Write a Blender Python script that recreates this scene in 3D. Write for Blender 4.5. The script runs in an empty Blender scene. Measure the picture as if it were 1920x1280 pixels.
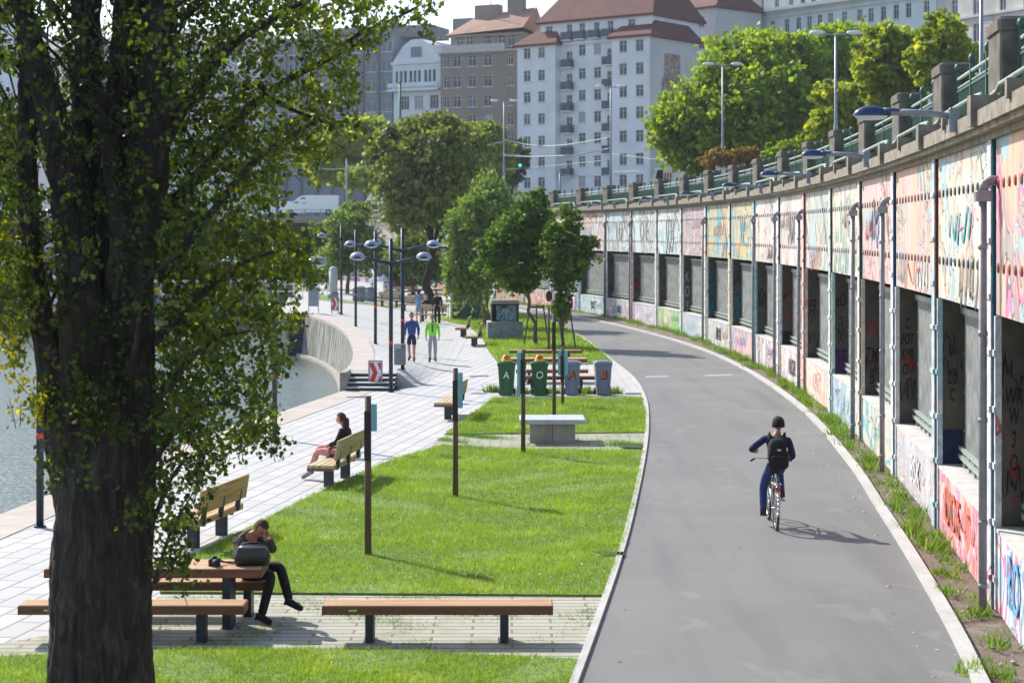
import bpy, bmesh, math, random
import numpy as np
from mathutils import Vector, Matrix, noise

# ---------------------------------------------------------------- camera, world, sun
SC = bpy.context.scene
COL = SC.collection
CAM_H, FPX, HY = 4.8, 3300.0, 437.0
cam_d = bpy.data.cameras.new('camera'); cam = bpy.data.objects.new('camera', cam_d); COL.objects.link(cam)
cam.location = (0, 0, CAM_H); cam.rotation_euler = (math.pi / 2, 0, 0)
cam_d.sensor_width = 36; cam_d.lens = 36 * FPX / 1920; cam_d.shift_y = -(640 - HY) / 1920
cam_d.clip_start = 0.5; cam_d.clip_end = 3000
cam_d.dof.use_dof = True; cam_d.dof.focus_distance = 27; cam_d.dof.aperture_fstop = 3.6
SC.camera = cam
w = bpy.data.worlds.new('World'); SC.world = w; w.use_nodes = True
wn = w.node_tree.nodes; bg = wn['Background']
sky = wn.new('ShaderNodeTexSky'); sky.sky_type = 'NISHITA'; sky.sun_disc = False
SUN = Vector((-1.42, 1.6, 1.77)).normalized()
sky.sun_elevation = math.asin(SUN.z); sky.sun_rotation = math.atan2(SUN.x, SUN.y)
sky.air_density = 1.0; sky.dust_density = 1.0; sky.ozone_density = 1.0
bg.inputs['Strength'].default_value = 0.15
w.node_tree.links.new(sky.outputs[0], bg.inputs['Color'])
sl = bpy.data.lights.new('sun', 'SUN'); sl.energy = 4.2; sl.angle = math.radians(0.5); sl.color = (1, .94, .85)
so = bpy.data.objects.new('sun', sl); COL.objects.link(so); so.location = (-60, 60, 90)
so.rotation_euler = (-SUN).to_track_quat('-Z', 'Y').to_euler()
SC.view_settings.view_transform = 'Standard'; SC.view_settings.look = 'None'
SC.view_settings.exposure = 0.62; SC.view_settings.gamma = 1
SC.cycles.max_bounces = 6; SC.cycles.transparent_max_bounces = 8
SC.cycles.use_denoising = True
R = random.Random(7)
HAZE = 0.0002

# ---------------------------------------------------------------- helpers
def G(px, py, z=0.0):
    d = (CAM_H - z) * FPX / (py - HY)
    return Vector(((px - 960) * d / FPX, d, z))
def P(px, py, d):
    return Vector(((px - 960) * d / FPX, d, CAM_H - (py - HY) * d / FPX))
def lin(r, g, b, k=1.0):
    f = lambda v: (v / 12.92 if v <= .04045 else ((v + .055) / 1.055) ** 2.4)
    return (min(1, f(r / 255) * k), min(1, f(g / 255) * k), min(1, f(b / 255) * k), 1)

class MB:
    """collects faces for ONE mesh; material slot per face"""
    def __init__(s): s.v = []; s.f = []; s.m = []; s.sm = []
    def add(s, vs, fs, m=0, smooth=False):
        o = len(s.v); s.v += [tuple(v) for v in vs]
        for f in fs: s.f.append([i + o for i in f]); s.m.append(m); s.sm.append(smooth)
    def box(s, lo, hi, m=0, M=None, taper=0):
        x0, y0, z0 = lo; x1, y1, z1 = hi; t = taper
        vs = [(x0, y0, z0), (x1, y0, z0), (x1, y1, z0), (x0, y1, z0), (x0 + t, y0 + t, z1), (x1 - t, y0 + t, z1), (x1 - t, y1 - t, z1), (x0 + t, y1 - t, z1)]
        if M is not None: vs = [M @ Vector(v) for v in vs]
        s.add(vs, [(0, 3, 2, 1), (4, 5, 6, 7), (0, 1, 5, 4), (1, 2, 6, 5), (2, 3, 7, 6), (3, 0, 4, 7)], m)
    def cbox(s, c, sz, m=0, rz=0, M=None, taper=0):
        T = Matrix.Translation(c) @ Matrix.Rotation(rz, 4, 'Z')
        if M is not None: T = M @ T
        h = [q / 2 for q in sz]; s.box((-h[0], -h[1], -h[2]), (h[0], h[1], h[2]), m, T, taper)
    def bbox(s, lo, hi, b=.01, m=0, M=None):
        """box with chamfered vertical and top edges"""
        x0, y0, z0 = lo; x1, y1, z1 = hi
        def ring(i, z): return [(x0 + i, y0, z), (x1 - i, y0, z), (x1, y0 + i, z), (x1, y1 - i, z), (x1 - i, y1, z), (x0 + i, y1, z), (x0, y1 - i, z), (x0, y0 + i, z)]
        a = ring(b, z0); c = ring(b, z1 - b)
        d = [(x0 + b if x < (x0 + x1) / 2 else x1 - b, y0 + b if y < (y0 + y1) / 2 else y1 - b, z1) for x, y, z in c]
        vs = a + c + d
        if M is not None: vs = [M @ Vector(v) for v in vs]
        fs = [tuple(reversed(range(8))), tuple(range(16, 24))]
        for k in range(8):
            j = (k + 1) % 8; fs += [(k, j, 8 + j, 8 + k), (8 + k, 8 + j, 16 + j, 16 + k)]
        s.add(vs, fs, m)
    def tube(s, pts, r, n=8, m=0, caps=True, smooth=True, fn=None):
        pts = [Vector(p) for p in pts]; rr = r if isinstance(r, (list, tuple)) else [r] * len(pts)
        vs = []; K = len(pts); up0 = None
        for i, p in enumerate(pts):
            t = (pts[min(i + 1, K - 1)] - pts[max(i - 1, 0)]).normalized()
            a = Vector((0, 0, 1)) if abs(t.z) < .9 else Vector((1, 0, 0))
            if up0 is not None: a = up0
            u = (a - t * a.dot(t)).normalized(); up0 = u; v = t.cross(u)
            for k in range(n):
                q = 2 * math.pi * k / n; rad = rr[i]
                if fn: rad *= fn(i, q, p)
                vs.append(p + (u * math.cos(q) + v * math.sin(q)) * rad)
        fs = [(i * n + k, i * n + (k + 1) % n, (i + 1) * n + (k + 1) % n, (i + 1) * n + k) for i in range(K - 1) for k in range(n)]
        s.add(vs, fs, m, smooth)
        if caps:
            o = len(s.v) - len(vs)
            s.f.append([o + k for k in reversed(range(n))]); s.m.append(m); s.sm.append(False)
            s.f.append([o + (K - 1) * n + k for k in range(n)]); s.m.append(m); s.sm.append(False)
    def cyl(s, c, r, z0, z1, n=16, m=0, r2=None):
        s.tube([(c[0], c[1], z0), (c[0], c[1], z1)], [r, r if r2 is None else r2], n, m)
    def lathe(s, c, prof, n=16, m=0, M=None):
        vs = []; 
        for r, z in prof:
            for k in range(n):
                q = 2 * math.pi * k / n; v = Vector((r * math.cos(q), r * math.sin(q), z))
                if M is not None: v = M @ v
                vs.append(v + Vector(c))
        K = len(prof)
        s.add(vs, [(i * n + k, i * n + (k + 1) % n, (i + 1) * n + (k + 1) % n, (i + 1) * n + k) for i in range(K - 1) for k in range(n)], m, True)
    def ell(s, c, r, n=12, m=0, M=None, z0=-1, z1=1):
        a0, a1 = math.asin(z0), math.asin(z1); K = max(4, n // 2)
        prof = [(math.cos(a0 + (a1 - a0) * i / K), math.sin(a0 + (a1 - a0) * i / K)) for i in range(K + 1)]
        S = Matrix.Diagonal((r[0], r[1], r[2])).to_4x4()
        if M is not None: S = M @ S
        s.lathe(c, prof, n, m, S)
    def poly(s, pts, z, m=0): s.add([(p[0], p[1], z) for p in pts], [tuple(range(len(pts)))], m)
    def prism(s, pts, z0, z1, m=0):
        n = len(pts); s.add([(p[0], p[1], z0) for p in pts] + [(p[0], p[1], z1) for p in pts],
            [tuple(reversed(range(n))), tuple(range(n, 2 * n))] + [(k, (k + 1) % n, n + (k + 1) % n, n + k) for k in range(n)], m)
    def ring(s, c, R_, r, axis='X', n=32, m=0, k=6):
        vs = []
        for i in range(n):
            a = 2 * math.pi * i / n
            for j in range(k):
                b = 2 * math.pi * j / k; q = R_ + r * math.cos(b)
                v = (r * math.sin(b), q * math.cos(a), q * math.sin(a)) if axis == 'X' else (q * math.cos(a), q * math.sin(a), r * math.sin(b))
                vs.append(Vector(c) + Vector(v))
        s.add(vs, [(i * k + j, i * k + (j + 1) % k, ((i + 1) % n) * k + (j + 1) % k, ((i + 1) % n) * k + j) for i in range(n) for j in range(k)], m, True)
    def mesh(s, name, mats):
        me = bpy.data.meshes.new(name); me.from_pydata(s.v, [], s.f)
        for m in (mats if isinstance(mats, (list, tuple)) else [mats]): me.materials.append(m)
        me.polygons.foreach_set('material_index', s.m); me.polygons.foreach_set('use_smooth', s.sm)
        bm = bmesh.new(); bm.from_mesh(me); bmesh.ops.recalc_face_normals(bm, faces=bm.faces); bm.to_mesh(me); bm.free()
        return me
    def build(s, name, mats, parent=None, loc=(0, 0, 0), rz=0):
        return link(name, s.mesh(name, mats), parent, loc, rz)

def link(name, data, parent=None, loc=(0, 0, 0), rz=0):
    o = bpy.data.objects.new(name, data); COL.objects.link(o); o.location = loc; o.rotation_euler = (0, 0, rz)
    if parent is not None: o.parent = parent
    return o
def tag(o, label=None, cat=None, group=None, kind=None):
    if label: o['label'] = label
    if cat: o['category'] = cat
    if group: o['group'] = group
    if kind: o['kind'] = kind
    return o
def thing(name, label, cat, loc=(0, 0, 0), rz=0, group=None):
    return tag(link(name, None, None, loc, rz), label, cat, group)
def kids(o): return [c for c in bpy.data.objects if c.parent == o]
def copy_tree(o, parent=None, loc=None, rz=None):
    c = o.copy(); COL.objects.link(c)
    if parent is not None: c.parent = parent
    for ch in kids(o):
        if ch.name != c.name: copy_tree(ch, c)
    if loc is not None: c.location = loc
    if rz is not None: c.rotation_euler = (0, 0, rz)
    return c
def dup(o, label, loc, rz, group=None):
    c = copy_tree(o, None, loc, rz); c['label'] = label
    if group: c['group'] = group
    return c

# ---------------------------------------------------------------- materials
class NT:
    def __init__(s, name):
        s.mat = bpy.data.materials.new(name); s.mat.use_nodes = True
        s.t = s.mat.node_tree; s.b = s.t.nodes['Principled BSDF']; s.out = s.t.nodes['Material Output']
    def n(s, typ, ins=None, **kw):
        nd = s.t.nodes.new(typ)
        for k, v in kw.items(): setattr(nd, k, v)
        for k, v in (ins or {}).items():
            sock = nd.inputs[k]
            if isinstance(v, bpy.types.NodeSocket): s.t.links.new(v, sock)
            else: sock.default_value = v
        return nd
    def coord(s, scale=(1, 1, 1), rot=(0, 0, 0), kind='Object', loc=(0, 0, 0)):
        tc = s.n('ShaderNodeTexCoord'); mp = s.n('ShaderNodeMapping', {'Vector': tc.outputs[kind], 'Scale': scale, 'Rotation': rot, 'Location': loc})
        return mp.outputs[0]
    def noise(s, vec, scale=5, detail=4, dist=0, rough=.55):
        return s.n('ShaderNodeTexNoise', {'Vector': vec, 'Scale': scale, 'Detail': detail, 'Distortion': dist, 'Roughness': rough}).outputs[0]
    def ramp(s, fac, stops, interp='LINEAR'):
        r = s.n('ShaderNodeValToRGB', {'Fac': fac}); cr = r.color_ramp; cr.interpolation = interp
        while len(cr.elements) < len(stops): cr.elements.new(.5)
        for e, (p, c) in zip(cr.elements, stops): e.position = p; e.color = c if len(c) == 4 else (*c, 1)
        return r.outputs[0]
    def mix(s, f, a, b, mode='MIX'):
        m = s.n('ShaderNodeMix', data_type='RGBA', blend_type=mode)
        for i, v in ((0, f), (6, a), (7, b)):
            if isinstance(v, bpy.types.NodeSocket): s.t.links.new(v, m.inputs[i])
            else: m.inputs[i].default_value = v
        return m.outputs[2]
    def bump(s, h, strength=.3, dist=.02):
        b = s.n('ShaderNodeBump', {'Height': h, 'Strength': strength, 'Distance': dist}); s.t.links.new(b.outputs[0], s.b.inputs['Normal']); return b
    def col(s, c, rough=.8, metal=0, spec=None):
        if isinstance(c, bpy.types.NodeSocket): s.t.links.new(c, s.b.inputs['Base Color'])
        else: s.b.inputs['Base Color'].default_value = c
        if isinstance(rough, bpy.types.NodeSocket): s.t.links.new(rough, s.b.inputs['Roughness'])
        else: s.b.inputs['Roughness'].default_value = rough
        s.b.inputs['Metallic'].default_value = metal
        if spec is not None: s.b.inputs['Specular IOR Level'].default_value = spec
        return s.mat
def sc(c, k): return (min(1, c[0] * k), min(1, c[1] * k), min(1, c[2] * k), 1)
def simple(name, c, rough=.7, metal=0, var=.25, scale=6, bump=.15, stretch=(1, 1, 1), bd=.01):
    t = NT(name); v = t.coord(stretch); n = t.noise(v, scale, 5)
    cc = t.ramp(n, [(.3, sc(c, 1 - var)), (.7, sc(c, 1 + var))])
    if bump: t.bump(t.noise(v, scale * 6, 3), bump, bd)
    return t.col(cc, rough, metal)

M = {}
M['dark_metal'] = simple('dark_metal', lin(42, 52, 66), .45, .3, .12)
M['grey_metal'] = simple('grey_metal', lin(140, 146, 156), .45, .4, .1)
M['black'] = simple('black', lin(20, 20, 22), .5, 0, .2)
M['white_paint'] = simple('white_paint', lin(225, 228, 230), .45, 0, .06, 3, 0)
M['concrete'] = simple('concrete', lin(150, 146, 138), .9, 0, .22, 3, .3)
M['concrete_pale'] = simple('concrete_pale', lin(190, 188, 184), .9, 0, .15, 4, .2)
M['lamp_blue'] = simple('lamp_blue', lin(52, 66, 104), .3, .1, .08, 3, 0)
M['lamp_glass'] = simple('lamp_glass', lin(200, 205, 210), .2, 0, .05, 3, 0)
M['red_band'] = simple('red_band', lin(225, 80, 60), .6)
M['green_iron'] = simple('green_iron', lin(62, 96, 84), .5, .2, .2)
M['light_rail'] = simple('light_rail', lin(152, 164, 154), .5, .1, .1)
M['rubber'] = simple('rubber', lin(22, 22, 24), .7)
M['chrome'] = simple('chrome', lin(190, 192, 195), .25, .9, .05)
M['glass_dark'] = simple('glass_dark', lin(36, 48, 66), .08, 0, .3, .3, 0)

# asphalt
t = NT('asphalt'); v = t.coord(); n1 = t.noise(v, .35, 4); n2 = t.noise(v, 160, 3); n3 = t.noise(t.coord((1, .08, 1)), 1.6, 3)
c1 = t.ramp(n1, [(.3, (.132, .130, .126, 1)), (.7, (.182, .179, .173, 1))])
c2 = t.mix(.26, c1, t.ramp(n2, [(.35, (.03, .03, .03, 1)), (.7, (.42, .42, .42, 1))]))
c3 = t.mix(t.ramp(n3, [(.50, (0, 0, 0, 1)), (.72, (.5, .5, .5, 1))]), c2, (.105, .105, .11, 1))
ve = t.n('ShaderNodeTexVoronoi', {'Vector': t.mix(.12, t.coord((.35, .22, 1)), t.n('ShaderNodeTexNoise', {'Vector': v, 'Scale': 2.5}).outputs[1]), 'Scale': .8}, feature='DISTANCE_TO_EDGE').outputs[0]
c3 = t.mix(t.mix(1.0, t.ramp(ve, [(.0, (.3, .3, .3, 1)), (.003, (0, 0, 0, 1))]), t.ramp(t.noise(v, .22, 2), [(.6, (0, 0, 0, 1)), (.64, (1, 1, 1, 1))]), 'MULTIPLY'), c3, (.06, .06, .062, 1))
c3 = t.mix(t.ramp(t.noise(t.coord((1, .6, 1)), 1.1, 6, .8), [(.60, (0, 0, 0, 1)), (.66, (.22, .22, .22, 1))]), c3, (.30, .30, .29, 1))
t.bump(n2, .35, .006); M['asphalt'] = t.col(c3, .75)
t = NT('road_paint'); v = t.coord(); M['road_paint'] = t.col(t.ramp(t.noise(v, 9, 5), [(.35, (.22, .22, .22, 1)), (.55, (.42, .43, .43, 1))]), .7)
t = NT('kerb_stone'); v = t.coord(); br = t.noise(v, 25, 4)
M['kerb_stone'] = t.col(t.mix(t.ramp(t.noise(v, 1.1, 3), [(.4, (0, 0, 0, 1)), (.7, (.5, .5, .5, 1))]), t.ramp(br, [(.3, (.40, .39, .37, 1)), (.7, (.56, .55, .53, 1))]), (.30, .28, .25, 1)), .85)
def paver(name, rot, bw, bh, ca, cb, cm, mort=.012, dirt=None, off=.5):
    t = NT(name); v = t.coord(rot=(0, 0, rot))
    b = t.n('ShaderNodeTexBrick', {'Vector': v, 'Color1': ca, 'Color2': cb, 'Mortar': cm, 'Scale': 1.0, 'Mortar Size': mort, 'Brick Width': bw, 'Row Height': bh, 'Bias': 0.0, 'Mortar Smooth': .2}, offset=off)
    v2 = t.coord(); n = t.noise(v2, .5, 5); nf = t.noise(v2, 60, 3)
    c = t.mix(t.ramp(n, [(.4, (0, 0, 0, 1)), (.75, (.35, .35, .35, 1))]), b.outputs[0], sc(ca, .72))
    c = t.mix(.16, c, t.ramp(nf, [(.3, sc(ca, .4)), (.7, sc(ca, 1.3))]))
    if dirt:
        nd = t.noise(v2, 1.7, 6, .5); c = t.mix(t.ramp(nd, [(.48, (0, 0, 0, 1)), (.68, (.75, .75, .75, 1))]), c, dirt)
    hb = t.n('ShaderNodeMath', {0: b.outputs[1], 1: -1.0}, operation='MULTIPLY').outputs[0]
    t.bump(hb, .5, .01); return t.col(c, .85)
M['promenade'] = paver('promenade', -1.40, .8, .36, (.53, .52, .505, 1), (.43, .43, .43, 1), (.18, .18, .18, 1), .02)
M['plaza'] = paver('plaza', 0.0, .6, .3, (.50, .49, .475, 1), (.44, .435, .43, 1), (.2, .2, .2, 1), .016)
M['terrace'] = paver('terrace', 0.0, .95, .19, (.43, .41, .35, 1), (.36, .345, .29, 1), (.10, .12, .055, 1), .018, (.22, .23, .13, 1))
M['sparse_turf'] = paver('sparse_turf', 0.0, .5, .25, (.38, .37, .3, 1), (.33, .32, .25, 1), (.16, .22, .07, 1), .03, (.14, .2, .06, 1))
t = NT('coping'); v = t.coord(rot=(0, 0, -1.4)); b = t.n('ShaderNodeTexBrick', {'Vector': v, 'Color1': (.46, .40, .35, 1), 'Color2': (.40, .345, .30, 1), 'Mortar': (.22, .2, .18, 1), 'Scale': 1, 'Mortar Size': .012, 'Brick Width': 1.1, 'Row Height': 5})
M['coping'] = t.col(t.mix(.3, b.outputs[0], t.ramp(t.noise(v, 3, 5), [(.3, (.3, .26, .22, 1)), (.7, (.55, .5, .45, 1))])), .85)
# lawn soil under the blades
t = NT('lawn'); v = t.coord(); n = t.noise(v, .55, 5); n2 = t.noise(v, 9, 5); 
c = t.mix(.5, t.ramp(n, [(.3, (.10, .20, .025, 1)), (.55, (.16, .30, .035, 1)), (.75, (.22, .34, .06, 1))]), t.ramp(n2, [(.3, (.08, .10, .03, 1)), (.7, (.22, .28, .06, 1))]))
t.bump(n2, .8, .05); M['lawn'] = t.col(c, .9)
t = NT('soil'); v = t.coord(); n = t.noise(v, 2.2, 5); n2 = t.noise(v, 40, 4); n3 = t.n('ShaderNodeTexVoronoi', {'Vector': v, 'Scale': 28.0}).outputs[0]
c = t.mix(t.ramp(n, [(.52, (0, 0, 0, 1)), (.66, (.6, .6, .6, 1))]), t.ramp(n2, [(.3, (.10, .075, .055, 1)), (.7, (.26, .20, .155, 1))]), (.30, .28, .26, 1))
t.bump(n2, .8, .03); M['soil'] = t.col(t.mix(t.ramp(n3, [(.08, (.5, .5, .5, 1)), (.16, (0, 0, 0, 1))]), c, (.45, .41, .36, 1)), .95)
# water
t = NT('water'); v = t.coord((1, .5, 1)); n = t.noise(v, 1.6, 5, .6); n2 = t.noise(v, 7, 3)
hh = t.n('ShaderNodeMath', {0: n, 1: n2}, operation='ADD').outputs[0]
t.bump(hh, .55, .12); M['water'] = t.col((.085, .105, .07, 1), .22, 0, .45)

def leafmat(name, a, b, c=None, trans=.45, rough=.55, hue=None):
    """a..b along the per-leaf value, c rare (yellow)"""
    t = NT(name); at = t.n('ShaderNodeAttribute', attribute_name='lv')
    stops = [(0, a), (.8, b)] + ([(.97, c)] if c else [])
    col = t.ramp(at.outputs['Fac'], stops)
    t.col(col, rough, 0, .35)
    tr = t.n('ShaderNodeBsdfTranslucent', {'Color': t.mix(1.0, col, hue or (1.5, 1.6, .5, 1), 'MULTIPLY')})
    mx = t.n('ShaderNodeMixShader', {0: trans, 1: t.b.outputs[0], 2: tr.outputs[0]}); t.t.links.new(mx.outputs[0], t.out.inputs[0])
    return t.mat
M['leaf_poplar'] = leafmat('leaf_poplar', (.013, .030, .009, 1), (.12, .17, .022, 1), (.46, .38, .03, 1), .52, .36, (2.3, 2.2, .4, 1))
M['leaf_plane'] = leafmat('leaf_plane', (.10, .17, .02, 1), (.34, .42, .045, 1), (.38, .36, .04, 1), .5)
M['leaf_yellowish'] = leafmat('leaf_yellowish', (.16, .22, .03, 1), (.42, .44, .06, 1), (.5, .42, .05, 1), .5)
M['leaf_olive'] = leafmat('leaf_olive', (.09, .12, .03, 1), (.26, .30, .09, 1), (.34, .32, .1, 1), .4)
M['leaf_willow'] = leafmat('leaf_willow', (.08, .13, .04, 1), (.24, .32, .10, 1), (.3, .34, .12, 1), .4)
M['leaf_maple'] = leafmat('leaf_maple', (.04, .09, .015, 1), (.16, .25, .035, 1), (.25, .28, .05, 1), .4)
M['leaf_dark'] = leafmat('leaf_dark', (.04, .075, .03, 1), (.07, .12, .04, 1), (.12, .15, .05, 1), .3)
M['leaf_rust'] = leafmat('leaf_rust', (.20, .12, .04, 1), (.32, .2, .07, 1), (.4, .3, .1, 1), .3)
M['blade'] = leafmat('blade', (.12, .20, .026, 1), (.31, .42, .055, 1), (.46, .49, .20, 1), .47, .5, (1.4, 1.45, .55, 1))
M['weed'] = leafmat('weed', (.07, .15, .02, 1), (.18, .30, .04, 1), (.3, .36, .08, 1), .4)
t = NT('bark'); v = t.coord((1, 1, .30)); n = t.noise(v, 10, 7, 1.2); vo = t.n('ShaderNodeTexVoronoi', {'Vector': v, 'Scale': 14.0}, feature='DISTANCE_TO_EDGE').outputs[0]
c = t.ramp(n, [(.3, (.006, .005, .004, 1)), (.55, (.028, .023, .019, 1)), (.8, (.085, .074, .064, 1))])
hh = t.n('ShaderNodeMath', {0: n, 1: vo}, operation='ADD').outputs[0]; t.bump(hh, 1.0, .05); M['bark'] = t.col(c, .95)
M['bark_pale'] = simple('bark_pale', (.12, .095, .07, 1), .95, 0, .35, 8, .5, (1, 1, .3))
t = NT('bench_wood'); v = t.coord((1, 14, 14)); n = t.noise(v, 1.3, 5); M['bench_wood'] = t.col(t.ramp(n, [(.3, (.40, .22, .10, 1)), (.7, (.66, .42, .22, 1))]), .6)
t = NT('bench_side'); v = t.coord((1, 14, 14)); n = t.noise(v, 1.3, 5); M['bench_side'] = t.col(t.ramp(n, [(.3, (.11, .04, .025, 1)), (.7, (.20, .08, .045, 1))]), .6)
t = NT('pale_wood'); v = t.coord((1, 14, 14)); n = t.noise(v, 1.3, 5); M['pale_wood'] = t.col(t.ramp(n, [(.3, (.36, .26, .14, 1)), (.7, (.58, .45, .28, 1))]), .65)
M['post_wood'] = simple('post_wood', (.13, .085, .06, 1), .85, 0, .35, 10, .3, (1, 1, .15))

def mural(name, bgc, cols, seed, outline=(.03, .03, .04, 1), stripe=0.0, fade=.45, sx=.8, sz=.55):
    """painted concrete: blocks of colour, thin dark outlines, drips and weathering"""
    t = NT(name); v = t.coord((sx, 1, sz), loc=(seed * 3.7, seed * 1.3, seed * 2.1))
    n = t.noise(v, .95, 2, 2.2, .45); n2 = t.noise(v, .6, 2, 1.2, .4)
    K = len(cols); st = [(0, bgc)]; p = .36
    for i, c in enumerate(cols):
        st += [(p, outline), (p + .013, c)]; p += .22 / K
        if i % 2 == 1: st += [(p, bgc)]; p += .05
    st += [(min(.99, p + .03), bgc)]
    c = t.ramp(n, st[:30], 'CONSTANT')
    c2 = t.ramp(n2, [(0, bgc), (.47, sc(cols[0], 1.05)), (.53, bgc), (.6, cols[-1])], 'CONSTANT')
    c = t.mix(t.ramp(t.noise(v, .45, 1), [(.48, (0, 0, 0, 1)), (.52, (1, 1, 1, 1))]), c, c2)
    vs = t.coord((9, 1, .5), loc=(seed, 0, 0)); drip = t.noise(vs, 1, 4)
    c = t.mix(t.ramp(drip, [(.5, (0, 0, 0, 1)), (.72, (fade,) * 3 + (1,))]), c, sc(bgc, .9))
    c = t.mix(.24, c, t.ramp(t.noise(t.coord((3, 3, .45)), 2, 6), [(.3, (.12, .11, .1, 1)), (.7, (.8, .78, .74, 1))]))
    return t.col(c, .8)
# ---------------------------------------------------------------- setting: ground, water, paths
def smooth_line(pts, k=6):
    out = []
    n = len(pts)
    for i in range(n - 1):
        p0, p1, p2, p3 = pts[max(i - 1, 0)], pts[i], pts[i + 1], pts[min(i + 2, n - 1)]
        for j in range(k):
            t = j / k
            out.append(.5 * ((2 * p1) + (p2 - p0) * t + (2 * p0 - 5 * p1 + 4 * p2 - p3) * t * t + (3 * p1 - p0 - 3 * p2 + p3) * t ** 3))
    out.append(pts[-1]); return out
def sheet(name, pts, z, mat, kind='structure', thick=0):
    b = MB()
    if thick: b.prism(pts, z - thick, z)
    else: b.poly(pts, z)
    bm = bmesh.new(); me = b.mesh(name, mat); bm.from_mesh(me); bmesh.ops.triangulate(bm, faces=bm.faces)
    for f in bm.faces:
        if f.normal.z < 0 and abs(f.normal.z) > .5 and not thick: f.normal_flip()
    bm.to_mesh(me); bm.free()
    return tag(link(name, me), kind=kind)
def ribbon(name, line, w0, w1, z0, z1, mat, parent=None, kind='structure'):
    """solid strip between offsets w0 and w1 (left negative) of a polyline"""
    b = MB(); n = len(line); vs = []
    for i, p in enumerate(line):
        t = (line[min(i + 1, n - 1)] - line[max(i - 1, 0)]); t.z = 0; t.normalize(); r = Vector((t.y, -t.x, 0))
        za = p.z
        for ww, z in ((w0, z0), (w1, z0), (w1, z1), (w0, z1)):
            q = p + r * ww; vs.append((q.x, q.y, za + z))
    fs = [(i * 4 + k, i * 4 + (k + 1) % 4, (i + 1) * 4 + (k + 1) % 4, (i + 1) * 4 + k) for i in range(n - 1) for k in range(4)]
    fs += [(0, 3, 2, 1), ((n - 1) * 4, (n - 1) * 4 + 1, (n - 1) * 4 + 2, (n - 1) * 4 + 3)]
    b.add(vs, fs); o = b.build(name, mat, parent)
    return tag(o, kind=kind) if kind else o

bank = [Vector((-9.9, -25, 0)), G(-330, 1100), G(0, 965), G(100, 925), G(300, 850), G(520, 775), G(643, 733)]
foot_px = [(643, 729), (622, 708), (600, 690), (575, 668), (555, 655)]
top_px = [(645.5, 695.5, .45), (657, 682, .45), (661.5, 668, .46), (660.6, 651, .47), (650, 628, .49), (631, 612, .52), (602, 599, .58), (573, 590, .65)]
foot = [G(a, b_, -.62) for a, b_ in foot_px]
topl = smooth_line([G(*q) for q in top_px], 4)
shore = bank[:-1] + [G(643, 735), G(652, 731)] + [q + Vector((.35, 0, 0)) for q in topl] + [topl[-1] + Vector((.3, 1, 0)), topl[-1] + Vector((-1.3, 1.4, 0)), Vector((-14.4, 113, 0)), Vector((-34, 113, 0)), Vector((-90, 113, 0))]
gpts = [(p.x, p.y) for p in shore] + [(-90, 230), (60, 230), (60, -25)]
sheet('ground', gpts, -.03, M['soil'])
b = MB(); b.box((-120, -30, -3.5), (40, 120, -3.4)); tag(b.build('river_bed', M['soil']), kind='structure')
sheet('water', [(-160, -40), (-2, -40), (-2, 119), (-160, 119)], -1.42, M['water'])
# road
rl_px = [(1010, 1500), (1075, 1310), (1122, 1180), (1166, 1050), (1190, 960), (1212, 850), (1217, 790), (1212, 748), (1190, 710), (1150, 677), (1108, 643), (1060, 614), (1010, 592), (960, 577), (905, 565)]
rr_px = [(1975, 1600), (1836, 1310), (1775, 1180), (1702, 1050), (1640, 950), (1585, 865), (1500, 768), (1400, 697), (1310, 655), (1220, 627), (1140, 607), (1070, 594), (1000, 580), (930, 567)]
roadL = smooth_line([G(*q) for q in rl_px]); roadR = smooth_line([G(*q) for q in rr_px])
sheet('road', [(p.x, p.y) for p in roadL] + [(p.x, p.y) for p in reversed(roadR)], .006, M['asphalt'])
ribbon('kerb', roadR, 0, .17, -.05, .07, M['kerb_stone'])
ribbon('kerb', roadL[:13 * 6], -.09, 0.0, -.05, .05, M['kerb_stone'])
def stripe(pts, z=.010): return sheet('road_marking', [tuple(G(*q).xy) for q in pts], z, M['road_paint'])
stripe([(1208, 708), (1250, 707), (1255, 704.5), (1212, 705.5)]); stripe([(1320, 705.5), (1375, 704), (1372, 701.5), (1322, 703)])
# promenade in front
prom = [(p.x, p.y) for p in bank] + [tuple(G(745, 732).xy), tuple(G(790, 700).xy), (-3.0, 70), (-3.0, 155), (2.5, 155), (2.5, 134)] + [(p.x - .05, p.y) for p in reversed(roadL)] + [(-1.5, -25)]
sheet('promenade', prom, 0.0, M['promenade'])
ribbon('coping', bank, 0, .95, -1.8, .012, M['coping'])
# raised quay platform
def interp(t, tab):
    for (a, va), (b_, vb) in zip(tab, tab[1:]):
        if t <= b_: return va + (vb - va) * max(0, (t - a)) / (b_ - a)
    return tab[-1][1]
XL = [(p.y, p.x) for p in topl] + [(topl[-1].y + 1.5, topl[-1].x - 1.5), (113, -14.5), (160, -16)]
ZL = [(p.y, p.z) for p in topl] + [(88, .68), (115, .68), (160, .7)]
XA = [(54, -3.58), (59, -3.9), (66, -6.0), (75, -8), (84, -10), (115, -13), (160, -15)]
XB = [(54, -3.0), (62, -2.2), (80, -2.0), (115, -3.0), (160, -3)]
def plat_z(x, d):
    if d < 54.9: return 0.0
    a, b_ = interp(d, XA), interp(d, XB)
    t = min(1, max(0, (x - a) / (b_ - a))); t = t * t * (3 - 2 * t)
    return interp(d, ZL) * (1 - t)
def Gp(px, py):
    z = 0.0
    for _ in range(25):
        p = G(px, py, z); z = .5 * z + .5 * plat_z(p.x, p.y)
    return G(px, py, z)
b = MB(); ds = [54.95 + i * 1.5 for i in range(66)]; NX = 15; vs = []
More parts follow.
